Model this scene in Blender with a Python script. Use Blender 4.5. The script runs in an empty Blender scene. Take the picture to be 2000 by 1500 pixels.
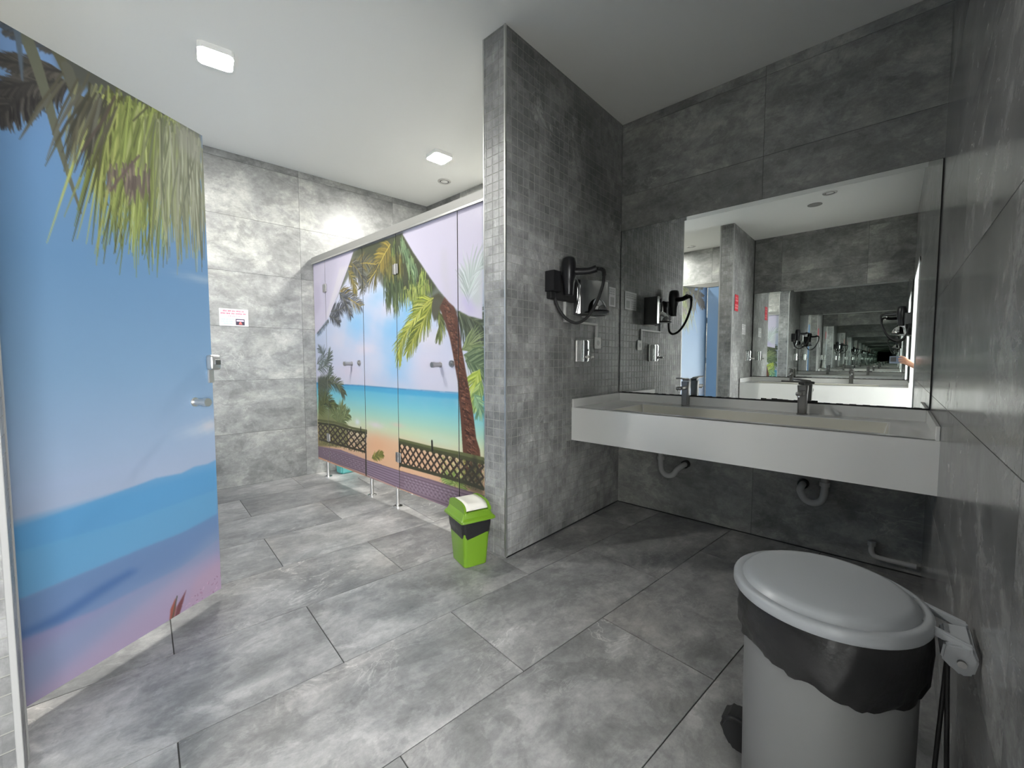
import bpy, bmesh, math, random
import numpy as np
from mathutils import Vector, Matrix
random.seed(7)
rng = np.random.default_rng(11)
PI = math.pi
SC = bpy.context.scene
COL = SC.collection

# ------------------------------------------------------------------ camera, world, exposure
EYE = Vector((0.0, 0.0, 1.15))
YAW, PITCH, ROLL = -0.741463, -0.0580017, -0.0005833
fw = Vector((math.sin(YAW) * math.cos(PITCH), math.cos(YAW) * math.cos(PITCH), math.sin(PITCH)))
rt = Vector((math.cos(YAW), -math.sin(YAW), 0))
up = rt.cross(fw)
cam_data = bpy.data.cameras.new('camera')
cam_data.sensor_width = 36.0
cam_data.lens = 812.67 / 2000 * 36.0
cam_data.clip_start = 0.005
camera = bpy.data.objects.new('camera', cam_data)
COL.objects.link(camera)
rt2 = rt * math.cos(ROLL) + up * math.sin(ROLL)
up2 = up * math.cos(ROLL) - rt * math.sin(ROLL)
M = Matrix((rt2, up2, -fw)).transposed().to_4x4()
M.translation = EYE
camera.matrix_world = M
SC.camera = camera

world = bpy.data.worlds.new('world')
SC.world = world
world.use_nodes = True
world.node_tree.nodes['Background'].inputs[0].default_value = (0.6, 0.63, 0.66, 1)
world.node_tree.nodes['Background'].inputs[1].default_value = 0.05
SC.view_settings.view_transform = 'Standard'
SC.view_settings.look = 'None'
SC.view_settings.gamma = 1.0
SC.view_settings.use_curve_mapping = False
SC.view_settings.exposure = 0.15
SC.cycles.max_bounces = 20
SC.cycles.diffuse_bounces = 6
SC.cycles.glossy_bounces = 17
SC.cycles.sample_clamp_indirect = 30.0
LAMP = {'corridor': 340.0, 'stall': 860.0, 'opposite stall': 600.0, 'entrance': 28.0}   # strength of each lamp's diffuser, last one the glow panel added in the corridor

# ------------------------------------------------------------------ helpers
def lin(h):
    c = [int(h[i:i + 2], 16) / 255 for i in (0, 2, 4)]
    return tuple(x / 12.92 if x <= .04045 else ((x + .055) / 1.055) ** 2.4 for x in c)

def mat(name, col, rough=.5, metal=0.0, coat=0.0, bump=0.0, bscale=200, spec=None, mottle=0.0, mscale=6):
    m = bpy.data.materials.new(name); m.use_nodes = True
    t = m.node_tree; b = t.nodes['Principled BSDF']
    if isinstance(col, str): col = lin(col)
    b.inputs['Base Color'].default_value = (*col, 1)
    b.inputs['Roughness'].default_value = rough
    b.inputs['Metallic'].default_value = metal
    b.inputs['Coat Weight'].default_value = coat
    if spec is not None: b.inputs['Specular IOR Level'].default_value = spec
    tc = t.nodes.new('ShaderNodeTexCoord')
    if mottle:
        n = t.nodes.new('ShaderNodeTexNoise'); n.inputs['Scale'].default_value = mscale; n.inputs['Detail'].default_value = 5
        t.links.new(tc.outputs['Object'], n.inputs['Vector'])
        r = t.nodes.new('ShaderNodeMapRange')
        r.inputs[1].default_value = .3; r.inputs[2].default_value = .7
        r.inputs[3].default_value = 1 - mottle; r.inputs[4].default_value = 1 + mottle * .4
        t.links.new(n.outputs[0], r.inputs[0])
        mx = t.nodes.new('ShaderNodeMix'); mx.data_type = 'RGBA'; mx.blend_type = 'MULTIPLY'; mx.inputs[0].default_value = 1
        mx.inputs[6].default_value = (*col, 1)
        t.links.new(r.outputs[0], mx.inputs[7]); t.links.new(mx.outputs[2], b.inputs['Base Color'])
    if bump:
        n = t.nodes.new('ShaderNodeTexNoise'); n.inputs['Scale'].default_value = bscale; n.inputs['Detail'].default_value = 4
        t.links.new(tc.outputs['Object'], n.inputs['Vector'])
        bp = t.nodes.new('ShaderNodeBump'); bp.inputs['Strength'].default_value = bump; bp.inputs['Distance'].default_value = .002
        t.links.new(n.outputs[0], bp.inputs['Height']); t.links.new(bp.outputs[0], b.inputs['Normal'])
    return m

def glow(name, col, strength):
    m = bpy.data.materials.new(name); m.use_nodes = True
    b = m.node_tree.nodes['Principled BSDF']
    b.inputs['Base Color'].default_value = (.8, .8, .8, 1)
    b.inputs['Emission Color'].default_value = (*col, 1)
    b.inputs['Emission Strength'].default_value = strength
    return m

def stone(name, dark, mid, light, rough=.33, scale=1.0, world_space=False, chips=0.0, vein=.5, tone=.10, warm=None):
    """grey slate-look porcelain: clouds, slanted streaks, thin pale veins; every tile gets its own print"""
    m = bpy.data.materials.new(name); m.use_nodes = True
    t = m.node_tree; N = t.nodes; Lk = t.links.new; b = N['Principled BSDF']
    def nd(k, **kw):
        n = N.new(k)
        for a, v in kw.items(): setattr(n, a, v)
        return n
    def math_(op, a, c=None, clamp=False):
        n = nd('ShaderNodeMath', operation=op, use_clamp=clamp)
        for i, v in enumerate((a, c)):
            if v is None: continue
            if isinstance(v, (int, float)): n.inputs[i].default_value = v
            else: Lk(v, n.inputs[i])
        return n.outputs[0]
    oi = nd('ShaderNodeObjectInfo')
    if world_space:
        src = nd('ShaderNodeNewGeometry').outputs['Position']
    else:
        tc = nd('ShaderNodeTexCoord')
        cm = nd('ShaderNodeCombineXYZ')
        for i, k in enumerate((53.0, 91.0, 17.0)): Lk(math_('MULTIPLY', oi.outputs['Random'], k), cm.inputs[i])
        ad = nd('ShaderNodeVectorMath', operation='ADD'); Lk(tc.outputs['Object'], ad.inputs[0]); Lk(cm.outputs[0], ad.inputs[1])
        src = ad.outputs[0]
    cs, ps, ss = ((1, 1, 1),) * 3 if world_space else ((1, 1.35, 1), (1, 1.25, 1.2), (1.2, 4, 2))
    def mapped(rot, scl):
        mp = nd('ShaderNodeMapping'); mp.inputs['Rotation'].default_value = rot; mp.inputs['Scale'].default_value = scl
        Lk(src, mp.inputs[0]); return mp.outputs[0]
    def noise(vec, s, det=6, ro=.6, dist=0.0):
        n = nd('ShaderNodeTexNoise')
        n.inputs['Scale'].default_value = s * scale; n.inputs['Detail'].default_value = det
        n.inputs['Roughness'].default_value = ro; n.inputs['Distortion'].default_value = dist
        Lk(vec, n.inputs['Vector']); return n.outputs[0]
    cloud = noise(mapped((0, 0, .5), cs), 1.5, 10, .60, .35)
    patch = noise(mapped((.3, .2, -.4), ps), 5.2, 10, .72, .45)
    streak = noise(mapped((0, 0, .75), ss), 4.6, 8, .72, .8)
    v = math_('ADD', math_('MULTIPLY', cloud, .50), math_('ADD', math_('MULTIPLY', patch, .36), math_('MULTIPLY', streak, .14)))
    ramp = nd('ShaderNodeValToRGB'); e = ramp.color_ramp.elements
    e[0].position = .385; e[0].color = (*dark, 1); e[1].position = .615; e[1].color = (*light, 1)
    k = e.new(.5); k.color = (*mid, 1)
    Lk(v, ramp.inputs[0]); colr = ramp.outputs[0]
    # pale veins
    vn = noise(mapped((.1, .4, .9), (1, 2.2, 1)), 2.3, 5, .55, 1.6)
    dist = math_('ABSOLUTE', math_('SUBTRACT', vn, .5))
    line = math_('SUBTRACT', 1.0, math_('MULTIPLY', dist, 70.0), True)
    mask = noise(src, 1.3, 2, .5)
    mask = math_('MULTIPLY', math_('SUBTRACT', mask, .50), 6.0, True)
    vein_f = math_('MULTIPLY', math_('MULTIPLY', line, mask), vein)
    v2 = math_('ABSOLUTE', math_('SUBTRACT', noise(mapped((.6, .1, .3), (1, 1.9, 1)), 6.5, 6, .6, 1.2), .5))
    m2 = math_('MULTIPLY', math_('SUBTRACT', noise(src, 2.6, 3, .6), .54), 7.0, True)
    l2 = math_('MULTIPLY', math_('MULTIPLY', math_('SUBTRACT', 1.0, math_('MULTIPLY', v2, 60.0), True), m2), vein * .5)
    vein_f = math_('MAXIMUM', vein_f, l2)
    vein_f = math_('MULTIPLY', vein_f, math_('MULTIPLY', noise(src, 30, 4, .7), 1.5), True)
    mx = nd('ShaderNodeMix', data_type='RGBA'); Lk(vein_f, mx.inputs[0]); Lk(colr, mx.inputs[6])
    mx.inputs[7].default_value = (min(1, light[0] * 1.7), min(1, light[1] * 1.7), min(1, light[2] * 1.68), 1)
    colr = mx.outputs[2]
    fac = math_('ADD', math_('MULTIPLY', oi.outputs['Random'], 2 * tone), 1 - tone)
    fine = noise(src, 55, 3, .7)
    mott = noise(src, 17, 7, .75)
    fac = math_('MULTIPLY', fac, math_('ADD', math_('MULTIPLY', fine, .30), .85))
    fac = math_('MULTIPLY', fac, math_('ADD', math_('MULTIPLY', mott, .84), .58))
    st = nd('ShaderNodeMapRange', interpolation_type='SMOOTHSTEP'); st.inputs[1].default_value = .485; st.inputs[2].default_value = .515; st.inputs[3].default_value = .90; st.inputs[4].default_value = 1.08
    Lk(noise(mapped((.2, .5, 1.1), cs), 2.6, 11, .68, .5), st.inputs[0]); fac = math_('MULTIPLY', fac, st.outputs[0])
    if chips:
        sn = nd('ShaderNodeVectorMath', operation='SNAP'); of = nd('ShaderNodeVectorMath', operation='ADD')
        Lk(src, of.inputs[0]); of.inputs[1].default_value = (.0031, -.013, .0)
        Lk(of.outputs[0], sn.inputs[0]); sn.inputs[1].default_value = (.05, .05, .05)
        wn = nd('ShaderNodeTexWhiteNoise', noise_dimensions='3D'); Lk(sn.outputs[0], wn.inputs[0])
        fac = math_('MULTIPLY', fac, math_('ADD', math_('MULTIPLY', wn.outputs[0], 2 * chips), 1 - chips))
    mu = nd('ShaderNodeMix', data_type='RGBA', blend_type='MULTIPLY'); mu.inputs[0].default_value = 1
    Lk(colr, mu.inputs[6]); Lk(fac, mu.inputs[7]); colr = mu.outputs[2]
    if warm:
        wf = math_('MULTIPLY', math_('SUBTRACT', noise(src, 1.1, 3, .5), .52), 5.0, True)
        mw = nd('ShaderNodeMix', data_type='RGBA', blend_type='MULTIPLY'); Lk(wf, mw.inputs[0]); Lk(colr, mw.inputs[6])
        mw.inputs[7].default_value = (*warm, 1); colr = mw.outputs[2]
    Lk(colr, b.inputs['Base Color'])
    Lk(math_('ADD', math_('MULTIPLY', patch, .22), rough - .11), b.inputs['Roughness'])
    bp = nd('ShaderNodeBump'); bp.inputs['Strength'].default_value = .25; bp.inputs['Distance'].default_value = .0015
    Lk(math_('ADD', math_('MULTIPLY', fine, .6), patch), bp.inputs['Height']); Lk(bp.outputs[0], b.inputs['Normal'])
    return m

def obj(name, bm, material, parent=None, smooth=False, loc=None, kind=None):
    me = bpy.data.meshes.new(name)
    bmesh.ops.recalc_face_normals(bm, faces=bm.faces[:])
    if smooth is not False:
        ang = .7 if smooth is True else smooth
        for f in bm.faces: f.smooth = True
        for e in bm.edges:
            if len(e.link_faces) == 2 and e.calc_face_angle(0) > ang: e.smooth = False
    bm.to_mesh(me); bm.free()
    mats = material if isinstance(material, (list, tuple)) else [material]
    for q in mats: me.materials.append(q)
    o = bpy.data.objects.new(name, me); COL.objects.link(o)
    if parent is not None: o.parent = parent
    if loc is not None: o.location = loc
    if kind: o['kind'] = kind
    return o

def thing(name, label, cat, loc=(0, 0, 0), rotz=0.0, group=None):
    o = bpy.data.objects.new(name, None); COL.objects.link(o)
    o.empty_display_size = .05
    o.location = loc; o.rotation_euler = (0, 0, rotz); o['label'] = label; o['category'] = cat
    group = group or GROUPS.get(name)
    if group: o['group'] = group
    return o

def tag(o, label, cat, group=None):
    o['label'] = label; o['category'] = cat
    if group: o['group'] = group
    return o

def dup(root, loc, rotz, label, group=None):
    r = root.copy(); COL.objects.link(r); r.location = loc; r.rotation_euler = (0, 0, rotz); r['label'] = label
    if group: r['group'] = group
    for ch in list(root.children):
        c = ch.copy(); COL.objects.link(c); c.parent = r
        for g in list(ch.children):
            d = g.copy(); COL.objects.link(d); d.parent = c
    return r

GROUPS = {'stall_door': 'stall doors with a printed beach', 'stall_screen': 'fixed screens of the stall fronts', 'headrail': 'stall headrails', 'tap': 'basin taps',
          'drain_pipe': 'trap pipes under the basin', 'downlight': 'unlit round downlights', 'ceiling_light': 'lit ceiling lights', 'wall_notice': 'white wall notices',
          'hair_dryer': 'wall hair dryers', 'soap_dispenser': 'soap dispensers', 'washbasin': 'trough basins', 'wall_mirror': 'facing wall mirrors'}
def B(): return bmesh.new()
def board(name, bm, parent):
    """laminate board: pale faces, dark core showing at the edges"""
    bmesh.ops.recalc_face_normals(bm, faces=bm.faces[:])
    for f in bm.faces: f.material_index = 0 if abs(f.normal.y) > .9 else 1
    return obj(name, bm, [M_core, M_coreedge], parent)

def box(bm, x0, x1, y0, y1, z0, z1, bev=0.0, seg=2):
    vs = [bm.verts.new((x, y, z)) for z in (z0, z1) for y in (y0, y1) for x in (x0, x1)]
    fs = [bm.faces.new([vs[i] for i in q]) for q in ((0, 2, 3, 1), (4, 5, 7, 6), (0, 1, 5, 4), (2, 6, 7, 3), (0, 4, 6, 2), (1, 3, 7, 5))]
    if bev:
        es = list({e for f in fs for e in f.edges})
        bmesh.ops.bevel(bm, geom=es, offset=bev, segments=seg, affect='EDGES', profile=.5)
    return bm

def prism(bm, poly, z0, z1):
    a = [bm.verts.new((x, y, z0)) for x, y in poly]; c = [bm.verts.new((x, y, z1)) for x, y in poly]
    n = len(poly)
    bm.faces.new(a[::-1]); bm.faces.new(c)
    for i in range(n): bm.faces.new((a[i], a[(i + 1) % n], c[(i + 1) % n], c[i]))
    return bm

def lathe(bm, prof, cx=0, cy=0, n=32, cap=True):
    rings = [[bm.verts.new((cx + r * math.cos(2 * PI * i / n), cy + r * math.sin(2 * PI * i / n), z)) for i in range(n)] for r, z in prof]
    for a, c in zip(rings, rings[1:]):
        for i in range(n): bm.faces.new((a[i], a[(i + 1) % n], c[(i + 1) % n], c[i]))
    if cap:
        bm.faces.new(rings[0][::-1]); bm.faces.new(rings[-1])
    return bm

def cyl(bm, p0, p1, r0, r1=None, n=20, cap=True):
    p0, p1 = Vector(p0), Vector(p1); r1 = r0 if r1 is None else r1
    d = (p1 - p0).normalized(); a = d.orthogonal().normalized(); c = d.cross(a)
    A = [bm.verts.new(p0 + r0 * (math.cos(2 * PI * i / n) * a + math.sin(2 * PI * i / n) * c)) for i in range(n)]
    Q = [bm.verts.new(p1 + r1 * (math.cos(2 * PI * i / n) * a + math.sin(2 * PI * i / n) * c)) for i in range(n)]
    for i in range(n): bm.faces.new((A[i], A[(i + 1) % n], Q[(i + 1) % n], Q[i]))
    if cap: bm.faces.new(A[::-1]); bm.faces.new(Q)
    return bm

def spline(pts, k=8):
    P = [Vector(p) for p in pts]; P = [P[0] * 2 - P[1]] + P + [P[-1] * 2 - P[-2]]; out = []
    for i in range(1, len(P) - 2):
        for j in range(k):
            t = j / k; a, b_, c, d = P[i - 1:i + 3]
            out.append(.5 * ((2 * b_) + (c - a) * t + (2 * a - 5 * b_ + 4 * c - d) * t * t + (3 * b_ - a - 3 * c + d) * t ** 3))
    out.append(P[-2]); return out

def tube(bm, pts, r, n=10, k=8, rad=None):
    P = spline(pts, k) if k > 1 else [Vector(p) for p in pts]
    nrm = None; rings = []
    for i, p in enumerate(P):
        d = (P[min(i + 1, len(P) - 1)] - P[max(i - 1, 0)]).normalized()
        nrm = d.orthogonal().normalized() if nrm is None else (nrm - d * nrm.dot(d)).normalized()
        c = d.cross(nrm); rr = r if rad is None else rad(i / (len(P) - 1))
        rings.append([bm.verts.new(p + rr * (math.cos(2 * PI * j / n) * nrm + math.sin(2 * PI * j / n) * c)) for j in range(n)])
    for a, c in zip(rings, rings[1:]):
        for j in range(n): bm.faces.new((a[j], a[(j + 1) % n], c[(j + 1) % n], c[j]))
    bm.faces.new(rings[0][::-1]); bm.faces.new(rings[-1])
    return bm

def frame(O, U, V, N):
    m = Matrix((Vector(U), Vector(V), Vector(N))).transposed().to_4x4(); m.translation = Vector(O); return m

# ------------------------------------------------------------------ materials
M_floor = stone('floor slate porcelain', (.160, .160, .163), (.298, .295, .293), (.50, .49, .482), rough=.36, vein=.6, tone=.10, warm=(1.0, .965, .935))
M_wall = stone('wall slate porcelain', (.155, .158, .156), (.275, .277, .268), (.46, .46, .425), rough=.36, vein=.32, tone=.12)
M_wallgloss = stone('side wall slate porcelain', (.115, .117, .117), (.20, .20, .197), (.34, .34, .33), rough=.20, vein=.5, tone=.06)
M_mosaic = stone('mosaic slate porcelain', (.115, .118, .118), (.235, .235, .232), (.42, .42, .41), rough=.4, world_space=True, chips=.16, vein=.5, tone=.0)
M_grout = mat('dark grout', '4c4c4a', .9, bump=.3)
M_wgrout = mat('grey grout', '4e4e4c', .9, bump=.3)
M_mgrout = mat('pale mosaic grout', '96968f', .85, bump=.2)
M_ceil = mat('matt white ceiling paint', (.82, .82, .79), .95, bump=.15, bscale=90)
M_chrome = mat('chrome', (.78, .78, .78), .08, 1.0)
M_steel = mat('brushed steel', (.62, .61, .59), .38, .9)
M_msteel = mat('worn steel fittings', (.40, .39, .375), .35, .9)
M_dsteel = mat('dark brushed steel', (.30, .295, .29), .32, 1.0)
M_alu = mat('satin aluminium', (.60, .60, .58), .34, .9)
M_rail = mat('grey anodised headrail', (.30, .295, .275), .5, .2)
M_trimgrey = mat('grey painted trim', (.36, .36, .35), .55)
M_mirror = mat('mirror silver', (.84, .865, .85), .0, 1.0)
M_edge = mat('dark mirror edge', '1c1d1d', .5)
M_white = mat('white solid surface', (.84, .84, .82), .22, coat=.15)
M_bowl = mat('cream basin bowl', (.76, .74, .65), .25)
M_pvc = mat('white plastic', (.78, .78, .76), .4)
M_pipe = mat('grey white pipe plastic', (.45, .45, .44), .45)
M_black = mat('black plastic', (.012, .012, .014), .3)
M_blackmatt = mat('matt black plastic', (.02, .02, .021), .55)
M_dgrey = mat('dark grey housing', (.07, .07, .072), .3)
M_core = mat('white laminate back', (.62, .62, .60), .5)
M_coreedge = mat('dark compact laminate edge', (.035, .033, .032), .6)
M_green = mat('lime green plastic', (.15, .29, .017), .35, coat=.2)
M_cream = mat('cream plastic', (.80, .77, .70), .4)
M_bag = mat('black bin liner', (.018, .018, .019), .32, bump=.9, bscale=38)
M_greybin = mat('grey white bin plastic', (.235, .237, .24), .42)
M_lid = mat('pale blue grey lid plastic', (.42, .44, .465), .3)
M_teal = mat('turquoise plastic', (.16, .52, .50), .45)
M_seal = mat('black silicone', (.012, .012, .012), .5)
M_paper = mat('laminated paper', (.66, .645, .655), .3)
M_pink = mat('pink print', (.50, .12, .19), .5)
M_mint = mat('mint print', (.28, .48, .42), .5)
M_greyprint = mat('grey print', (.42, .42, .42), .5)
M_redplate = mat('red plate', (.50, .03, .045), .4)
M_frame = mat('white door frame paint', (.80, .81, .82), .4)
M_skin = mat('skin', (.55, .29, .19), .5)
M_sleeve = mat('dark sleeve', (.05, .055, .07), .9)
M_phone = mat('blue grey phone glass', (.20, .24, .32), .15, coat=.5)
M_cwall = mat('corridor wall paint', (.72, .72, .70), .9)
M_cfloor = mat('corridor floor tile', (.30, .30, .29), .4, mottle=.2)

# ------------------------------------------------------------------ the room
CZ = 2.965
YB, YF, XR = 3.04, -1.20, 0.15          # mirror wall, opposite mirror wall, side wall
XM, XN = -1.617, -1.79                  # both faces of the mosaic wall
YE, YE2 = 1.713, -0.105                 # its free end, the free end of its twin
TH = -0.10253
D0 = Vector((math.cos(TH), math.sin(TH), 0)); D1 = Vector((-math.sin(TH), math.cos(TH), 0))
PL = Vector((-4.289, 1.73, 0))          # a point of the left wall
def leftx(y): return PL.x + (y - PL.y) * D1.x / D1.y

def struct(name, bm, m, smooth=False):
    return obj(name, bm, m, smooth=smooth, kind='structure')

# floor: bed with 0.49 x 0.98 slabs in running bond, turned six degrees like the left wall
bed = B(); box(bed, -4.9, XR + .14, YF - .15, YB + .15, -.12, -.004)
floor = struct('floor', bed, M_grout)
def clip(poly, room):
    for i in range(len(room)):
        a, c = Vector(room[i]), Vector(room[(i + 1) % len(room)]); n = Vector((-(c - a).y, (c - a).x)); out = []
        for j in range(len(poly)):
            p, q = Vector(poly[j]), Vector(poly[(j + 1) % len(poly)])
            dp, dq = (p - a).dot(n), (q - a).dot(n)
            if dp >= 0: out.append(p)
            if dp * dq < 0: out.append(p + (q - p) * (dp / (dp - dq)))
        poly = out
        if len(poly) < 3: return []
    return poly
room = [(leftx(YF), YF), (XR + .13, YF), (XR + .13, YB), (leftx(YB), YB)]
d0, d1 = Vector((D0.x, D0.y)), Vector((D1.x, D1.y))
WP, LP, G = .4877, .976, .0022
tile_mesh = None
for j in range(-2, 10):
    xa = -.586 - (j + 1) * WP
    off = 1.494 + .007 * j - (j % 2) * LP / 2
    for n in range(-4, 4):
        ya = off + n * LP
        rect = [(G, G), (WP - G, G), (WP - G, LP - G), (G, LP - G)]
        o2 = d0 * xa + d1 * ya
        wpoly = [o2 + d0 * a + d1 * c for a, c in rect]
        cp = clip(wpoly, room)
        if len(cp) < 3: continue
        cen = o2 + d0 * WP / 2 + d1 * LP / 2
        full = len(cp) == 4 and all((p - q).length < 1e-5 for p, q in zip(cp, wpoly))
        # local frame: x along the slab's length, y across
        loc = [((p - cen).dot(d1), -(p - cen).dot(d0)) for p in cp]
        area = abs(sum(loc[i][0] * loc[(i + 1) % len(loc)][1] - loc[(i + 1) % len(loc)][0] * loc[i][1] for i in range(len(loc)))) / 2
        if area < .002: continue
        if full and tile_mesh is not None:
            o = bpy.data.objects.new('floor_tile', tile_mesh); COL.objects.link(o); o.parent = floor
        else:
            o = obj('floor_tile', prism(B(), loc, -.012, 0.0), M_floor, floor)
            if full: tile_mesh = o.data
        o.matrix_world = frame((cen.x, cen.y, 0), D1, -D0, (0, 0, 1))

ROWS = [0, .484, .968, 1.452, 1.936, 2.42, 2.904, CZ]
mesh_cache = {}
def tiled(wall, O, U, N, joints, regions, material, name='wall_tile', rows=ROWS, g=.0012, proud=.006):
    """slabs on a wall: joints along U, rows in height, kept inside the given (u0,u1,z0,z1) regions"""
    U, N = Vector(U), Vector(N)
    for (ru0, ru1, rz0, rz1) in regions:
        for ua, ub in zip(joints, joints[1:]):
            for za, zb in zip(rows, rows[1:]):
                a, c, e, f = max(ua + g, ru0), min(ub - g, ru1), max(za + g, rz0), min(zb - g, rz1)
                if c - a < .012 or f - e < .012: continue
                w, h = round(c - a, 4), round(f - e, 4)
                key = (w, h, material.name)
                if key in mesh_cache:
                    o = bpy.data.objects.new(name, mesh_cache[key]); COL.objects.link(o); o.parent = wall
                else:
                    o = obj(name, box(B(), -w / 2, w / 2, -h / 2, h / 2, -proud, 0), material, wall); mesh_cache[key] = o.data
                ctr = Vector(O) + U * ((a + c) / 2) + Vector((0, 0, (e + f) / 2))
                o.matrix_world = frame(ctr, U, (0, 0, 1), N)

def steps(first, pitch, lo, hi):
    k0 = math.floor((lo - first) / pitch); return [first + pitch * k for k in range(k0, math.ceil((hi - first) / pitch) + 1)]

SK = .0035
bk = B(); box(bk, leftx(YB) - .1, XR + .2, YB + SK, YB + .12, 0, CZ)
wall_back = struct('wall_back', bk, M_wgrout)
tiled(wall_back, (0, YB, 0), (1, 0, 0), (0, -1, 0), steps(-.65, .967, -4.3, .3),
      [(leftx(YB), XN, 0, CZ), (XM, XR, 0, CZ)], M_wall)
ft = B(); box(ft, leftx(YF) - .1, XR + .13, YF - .12, YF - SK, 0, CZ)
wall_front = struct('wall_front', ft, M_wgrout)
tiled(wall_front, (0, YF, 0), (-1, 0, 0), (0, 1, 0), steps(.3, .967, -.3, 4.7), [(-XR, -XM, 0, CZ), (-XN, -leftx(YF), 0, CZ)], M_wall)
lw = B(); A, Cc = Vector((leftx(YF - .1), YF - .1)), Vector((leftx(YB + .1), YB + .1))
prism(lw, [A - d0 * SK, A - d0 * .12, Cc - d0 * .12, Cc - d0 * SK], 0, CZ)
wall_left = struct('wall_left', lw, M_wgrout)
LO = Vector((leftx(YF), YF, 0))
tiled(wall_left, LO, D1, D0, steps(2.86, .97, 0, 4.3), [(0, (YB - YF) / D1.y, 0, CZ)], M_wall)
DW0, DW1, DWH = -.60, .65, 2.10         # doorway in the side wall
rw = B()
box(rw, XR + SK, XR + .13, DW1, YB + .12, 0, CZ); box(rw, XR + SK, XR + .13, YF - .12, DW0, 0, CZ); box(rw, XR + SK, XR + .13, DW0, DW1, DWH, CZ)
wall_right = struct('wall_right', rw, M_wgrout)
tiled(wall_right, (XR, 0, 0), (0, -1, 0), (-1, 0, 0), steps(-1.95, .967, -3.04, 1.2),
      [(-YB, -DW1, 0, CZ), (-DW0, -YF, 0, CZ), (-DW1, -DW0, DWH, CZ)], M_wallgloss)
fr = B()
box(fr, XR - .008, XR + .14, DW1 - .035, DW1 + .0, 0, DWH); box(fr, XR - .008, XR + .14, DW0, DW0 + .05, 0, DWH); box(fr, XR - .008, XR + .14, DW0, DW1, DWH - .04, DWH)
struct('door_1', fr, M_frame)

cl = B(); box(cl, -4.9, XR + .14, YF - .15, YB + .15, CZ, CZ + .1)
struct('ceiling', cl, M_ceil)

# the two mosaic walls: small chips on the niche face and on the free end, big slabs on the stall face
CP, CG, CPR = .05, .0015, .0012
def chip_bm(bm, O, U, N, u0, u1, z0, z1):
    O, U, N = Vector(O), Vector(U), Vector(N); Z = Vector((0, 0, 1))
    q = [O + U * u + Z * z for u, z in ((u0, z0), (u1, z0), (u1, z1), (u0, z1))]
    i = .0008; f = [O + U * u + Z * z + N * CPR for u, z in ((u0 + i, z0 + i), (u1 - i, z0 + i), (u1 - i, z1 - i), (u0 + i, z1 - i))]
    a = [bm.verts.new(p) for p in q]; c = [bm.verts.new(p) for p in f]
    bm.faces.new(c)
    for k in range(4): bm.faces.new((a[k], a[(k + 1) % 4], c[(k + 1) % 4], c[k]))
def mosaic_wall(name, xa, xb, y_end, y_wall, single):
    """xa: face towards the niche, xb: face towards the stalls, y_end: free end"""
    s = 1 if y_wall > y_end else -1
    lo, hi = sorted((y_end + s * CPR, y_wall))
    bm = B(); box(bm, xb + .006, xa - CPR, lo, hi, 0, CZ)
    w = struct(name, bm, M_mgrout)
    rest = B(); L = abs(y_wall - y_end); nz = int(CZ / CP)
    shared = None
    for c in range(int(L / CP) + 1):
        u0, u1 = c * CP + CG, min((c + 1) * CP - CG, L - .001)
        if u1 - u0 < .008: continue
        for r in range(nz + 1):
            z0, z1 = r * CP + CG, min((r + 1) * CP - CG, CZ - .001)
            if z1 - z0 < .008: continue
            if single and c < 5 and r < nz:
                if shared is None:
                    b2 = B(); chip_bm(b2, (0, 0, 0), (0, 1, 0), (1, 0, 0), -CP / 2 + CG, CP / 2 - CG, -CP / 2 + CG, CP / 2 - CG)
                    o = obj('mosaic_tile', b2, M_mosaic, w); shared = o.data
                else:
                    o = bpy.data.objects.new('mosaic_tile', shared); COL.objects.link(o); o.parent = w
                o.location = (xa - CPR, y_end + s * (c + .5) * CP, (r + .5) * CP)
            else:
                chip_bm(rest, (xa - CPR, y_end, 0), (0, s, 0), (1, 0, 0), u0, u1, z0, z1)
    Wd = xa - xb; k = int(Wd / CP) + 1
    for c in range(k):
        u0, u1 = c * CP + CG, min((c + 1) * CP - CG, Wd - .001)
        if u1 - u0 < .008: continue
        for r in range(nz + 1):
            z0, z1 = r * CP + CG, min((r + 1) * CP - CG, CZ - .001)
            if z1 - z0 < .008: continue
            chip_bm(rest, (xa, y_end + s * CPR, 0), (-1, 0, 0), (0, -s, 0), u0, u1, z0, z1)
    obj('mosaic_tiles', rest, M_mosaic, w, kind='stuff')
    tiled(w, (xb, min(y_end, y_wall), 0), (0, -1, 0), (-1, 0, 0), steps(0, .967, -1.4, 0), [(-L, 0, 0, CZ)], M_wall)
    return w
mosaic_wall('wall_mosaic', XM, XN, YE, YB, True)
mosaic_wall('wall_mosaic_opposite', XM - .012, XN - .012, YE2, YF, False)
t1 = B(); box(t1, XM - .010, XM + .003, YE - .003, YE + .010, 0, CZ, .003)
struct('trim_1', t1, M_alu)
t2 = B(); box(t2, XN - .003, XN + .006, YE - .002, YE + .008, 0, CZ, .002)
struct('trim_2', t2, M_alu)
t3 = B(); box(t3, XM - .020, XM - .009, YE2 - .010, YE2 + .003, 0, CZ, .002)
struct('trim_3', t3, M_trimgrey)
t4 = B(); box(t4, XN - .015, XN + .004, YE2 - .010, YE2 + .003, 0, CZ, .002)
struct('trim_4', t4, M_trimgrey)
sk = B(); box(sk, XM, XM + .004, YE, YB - .001, 0, .006); box(sk, XM, XR, YB - .005, YB, 0, .006)
struct('trim_5', sk, M_seal)

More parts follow.
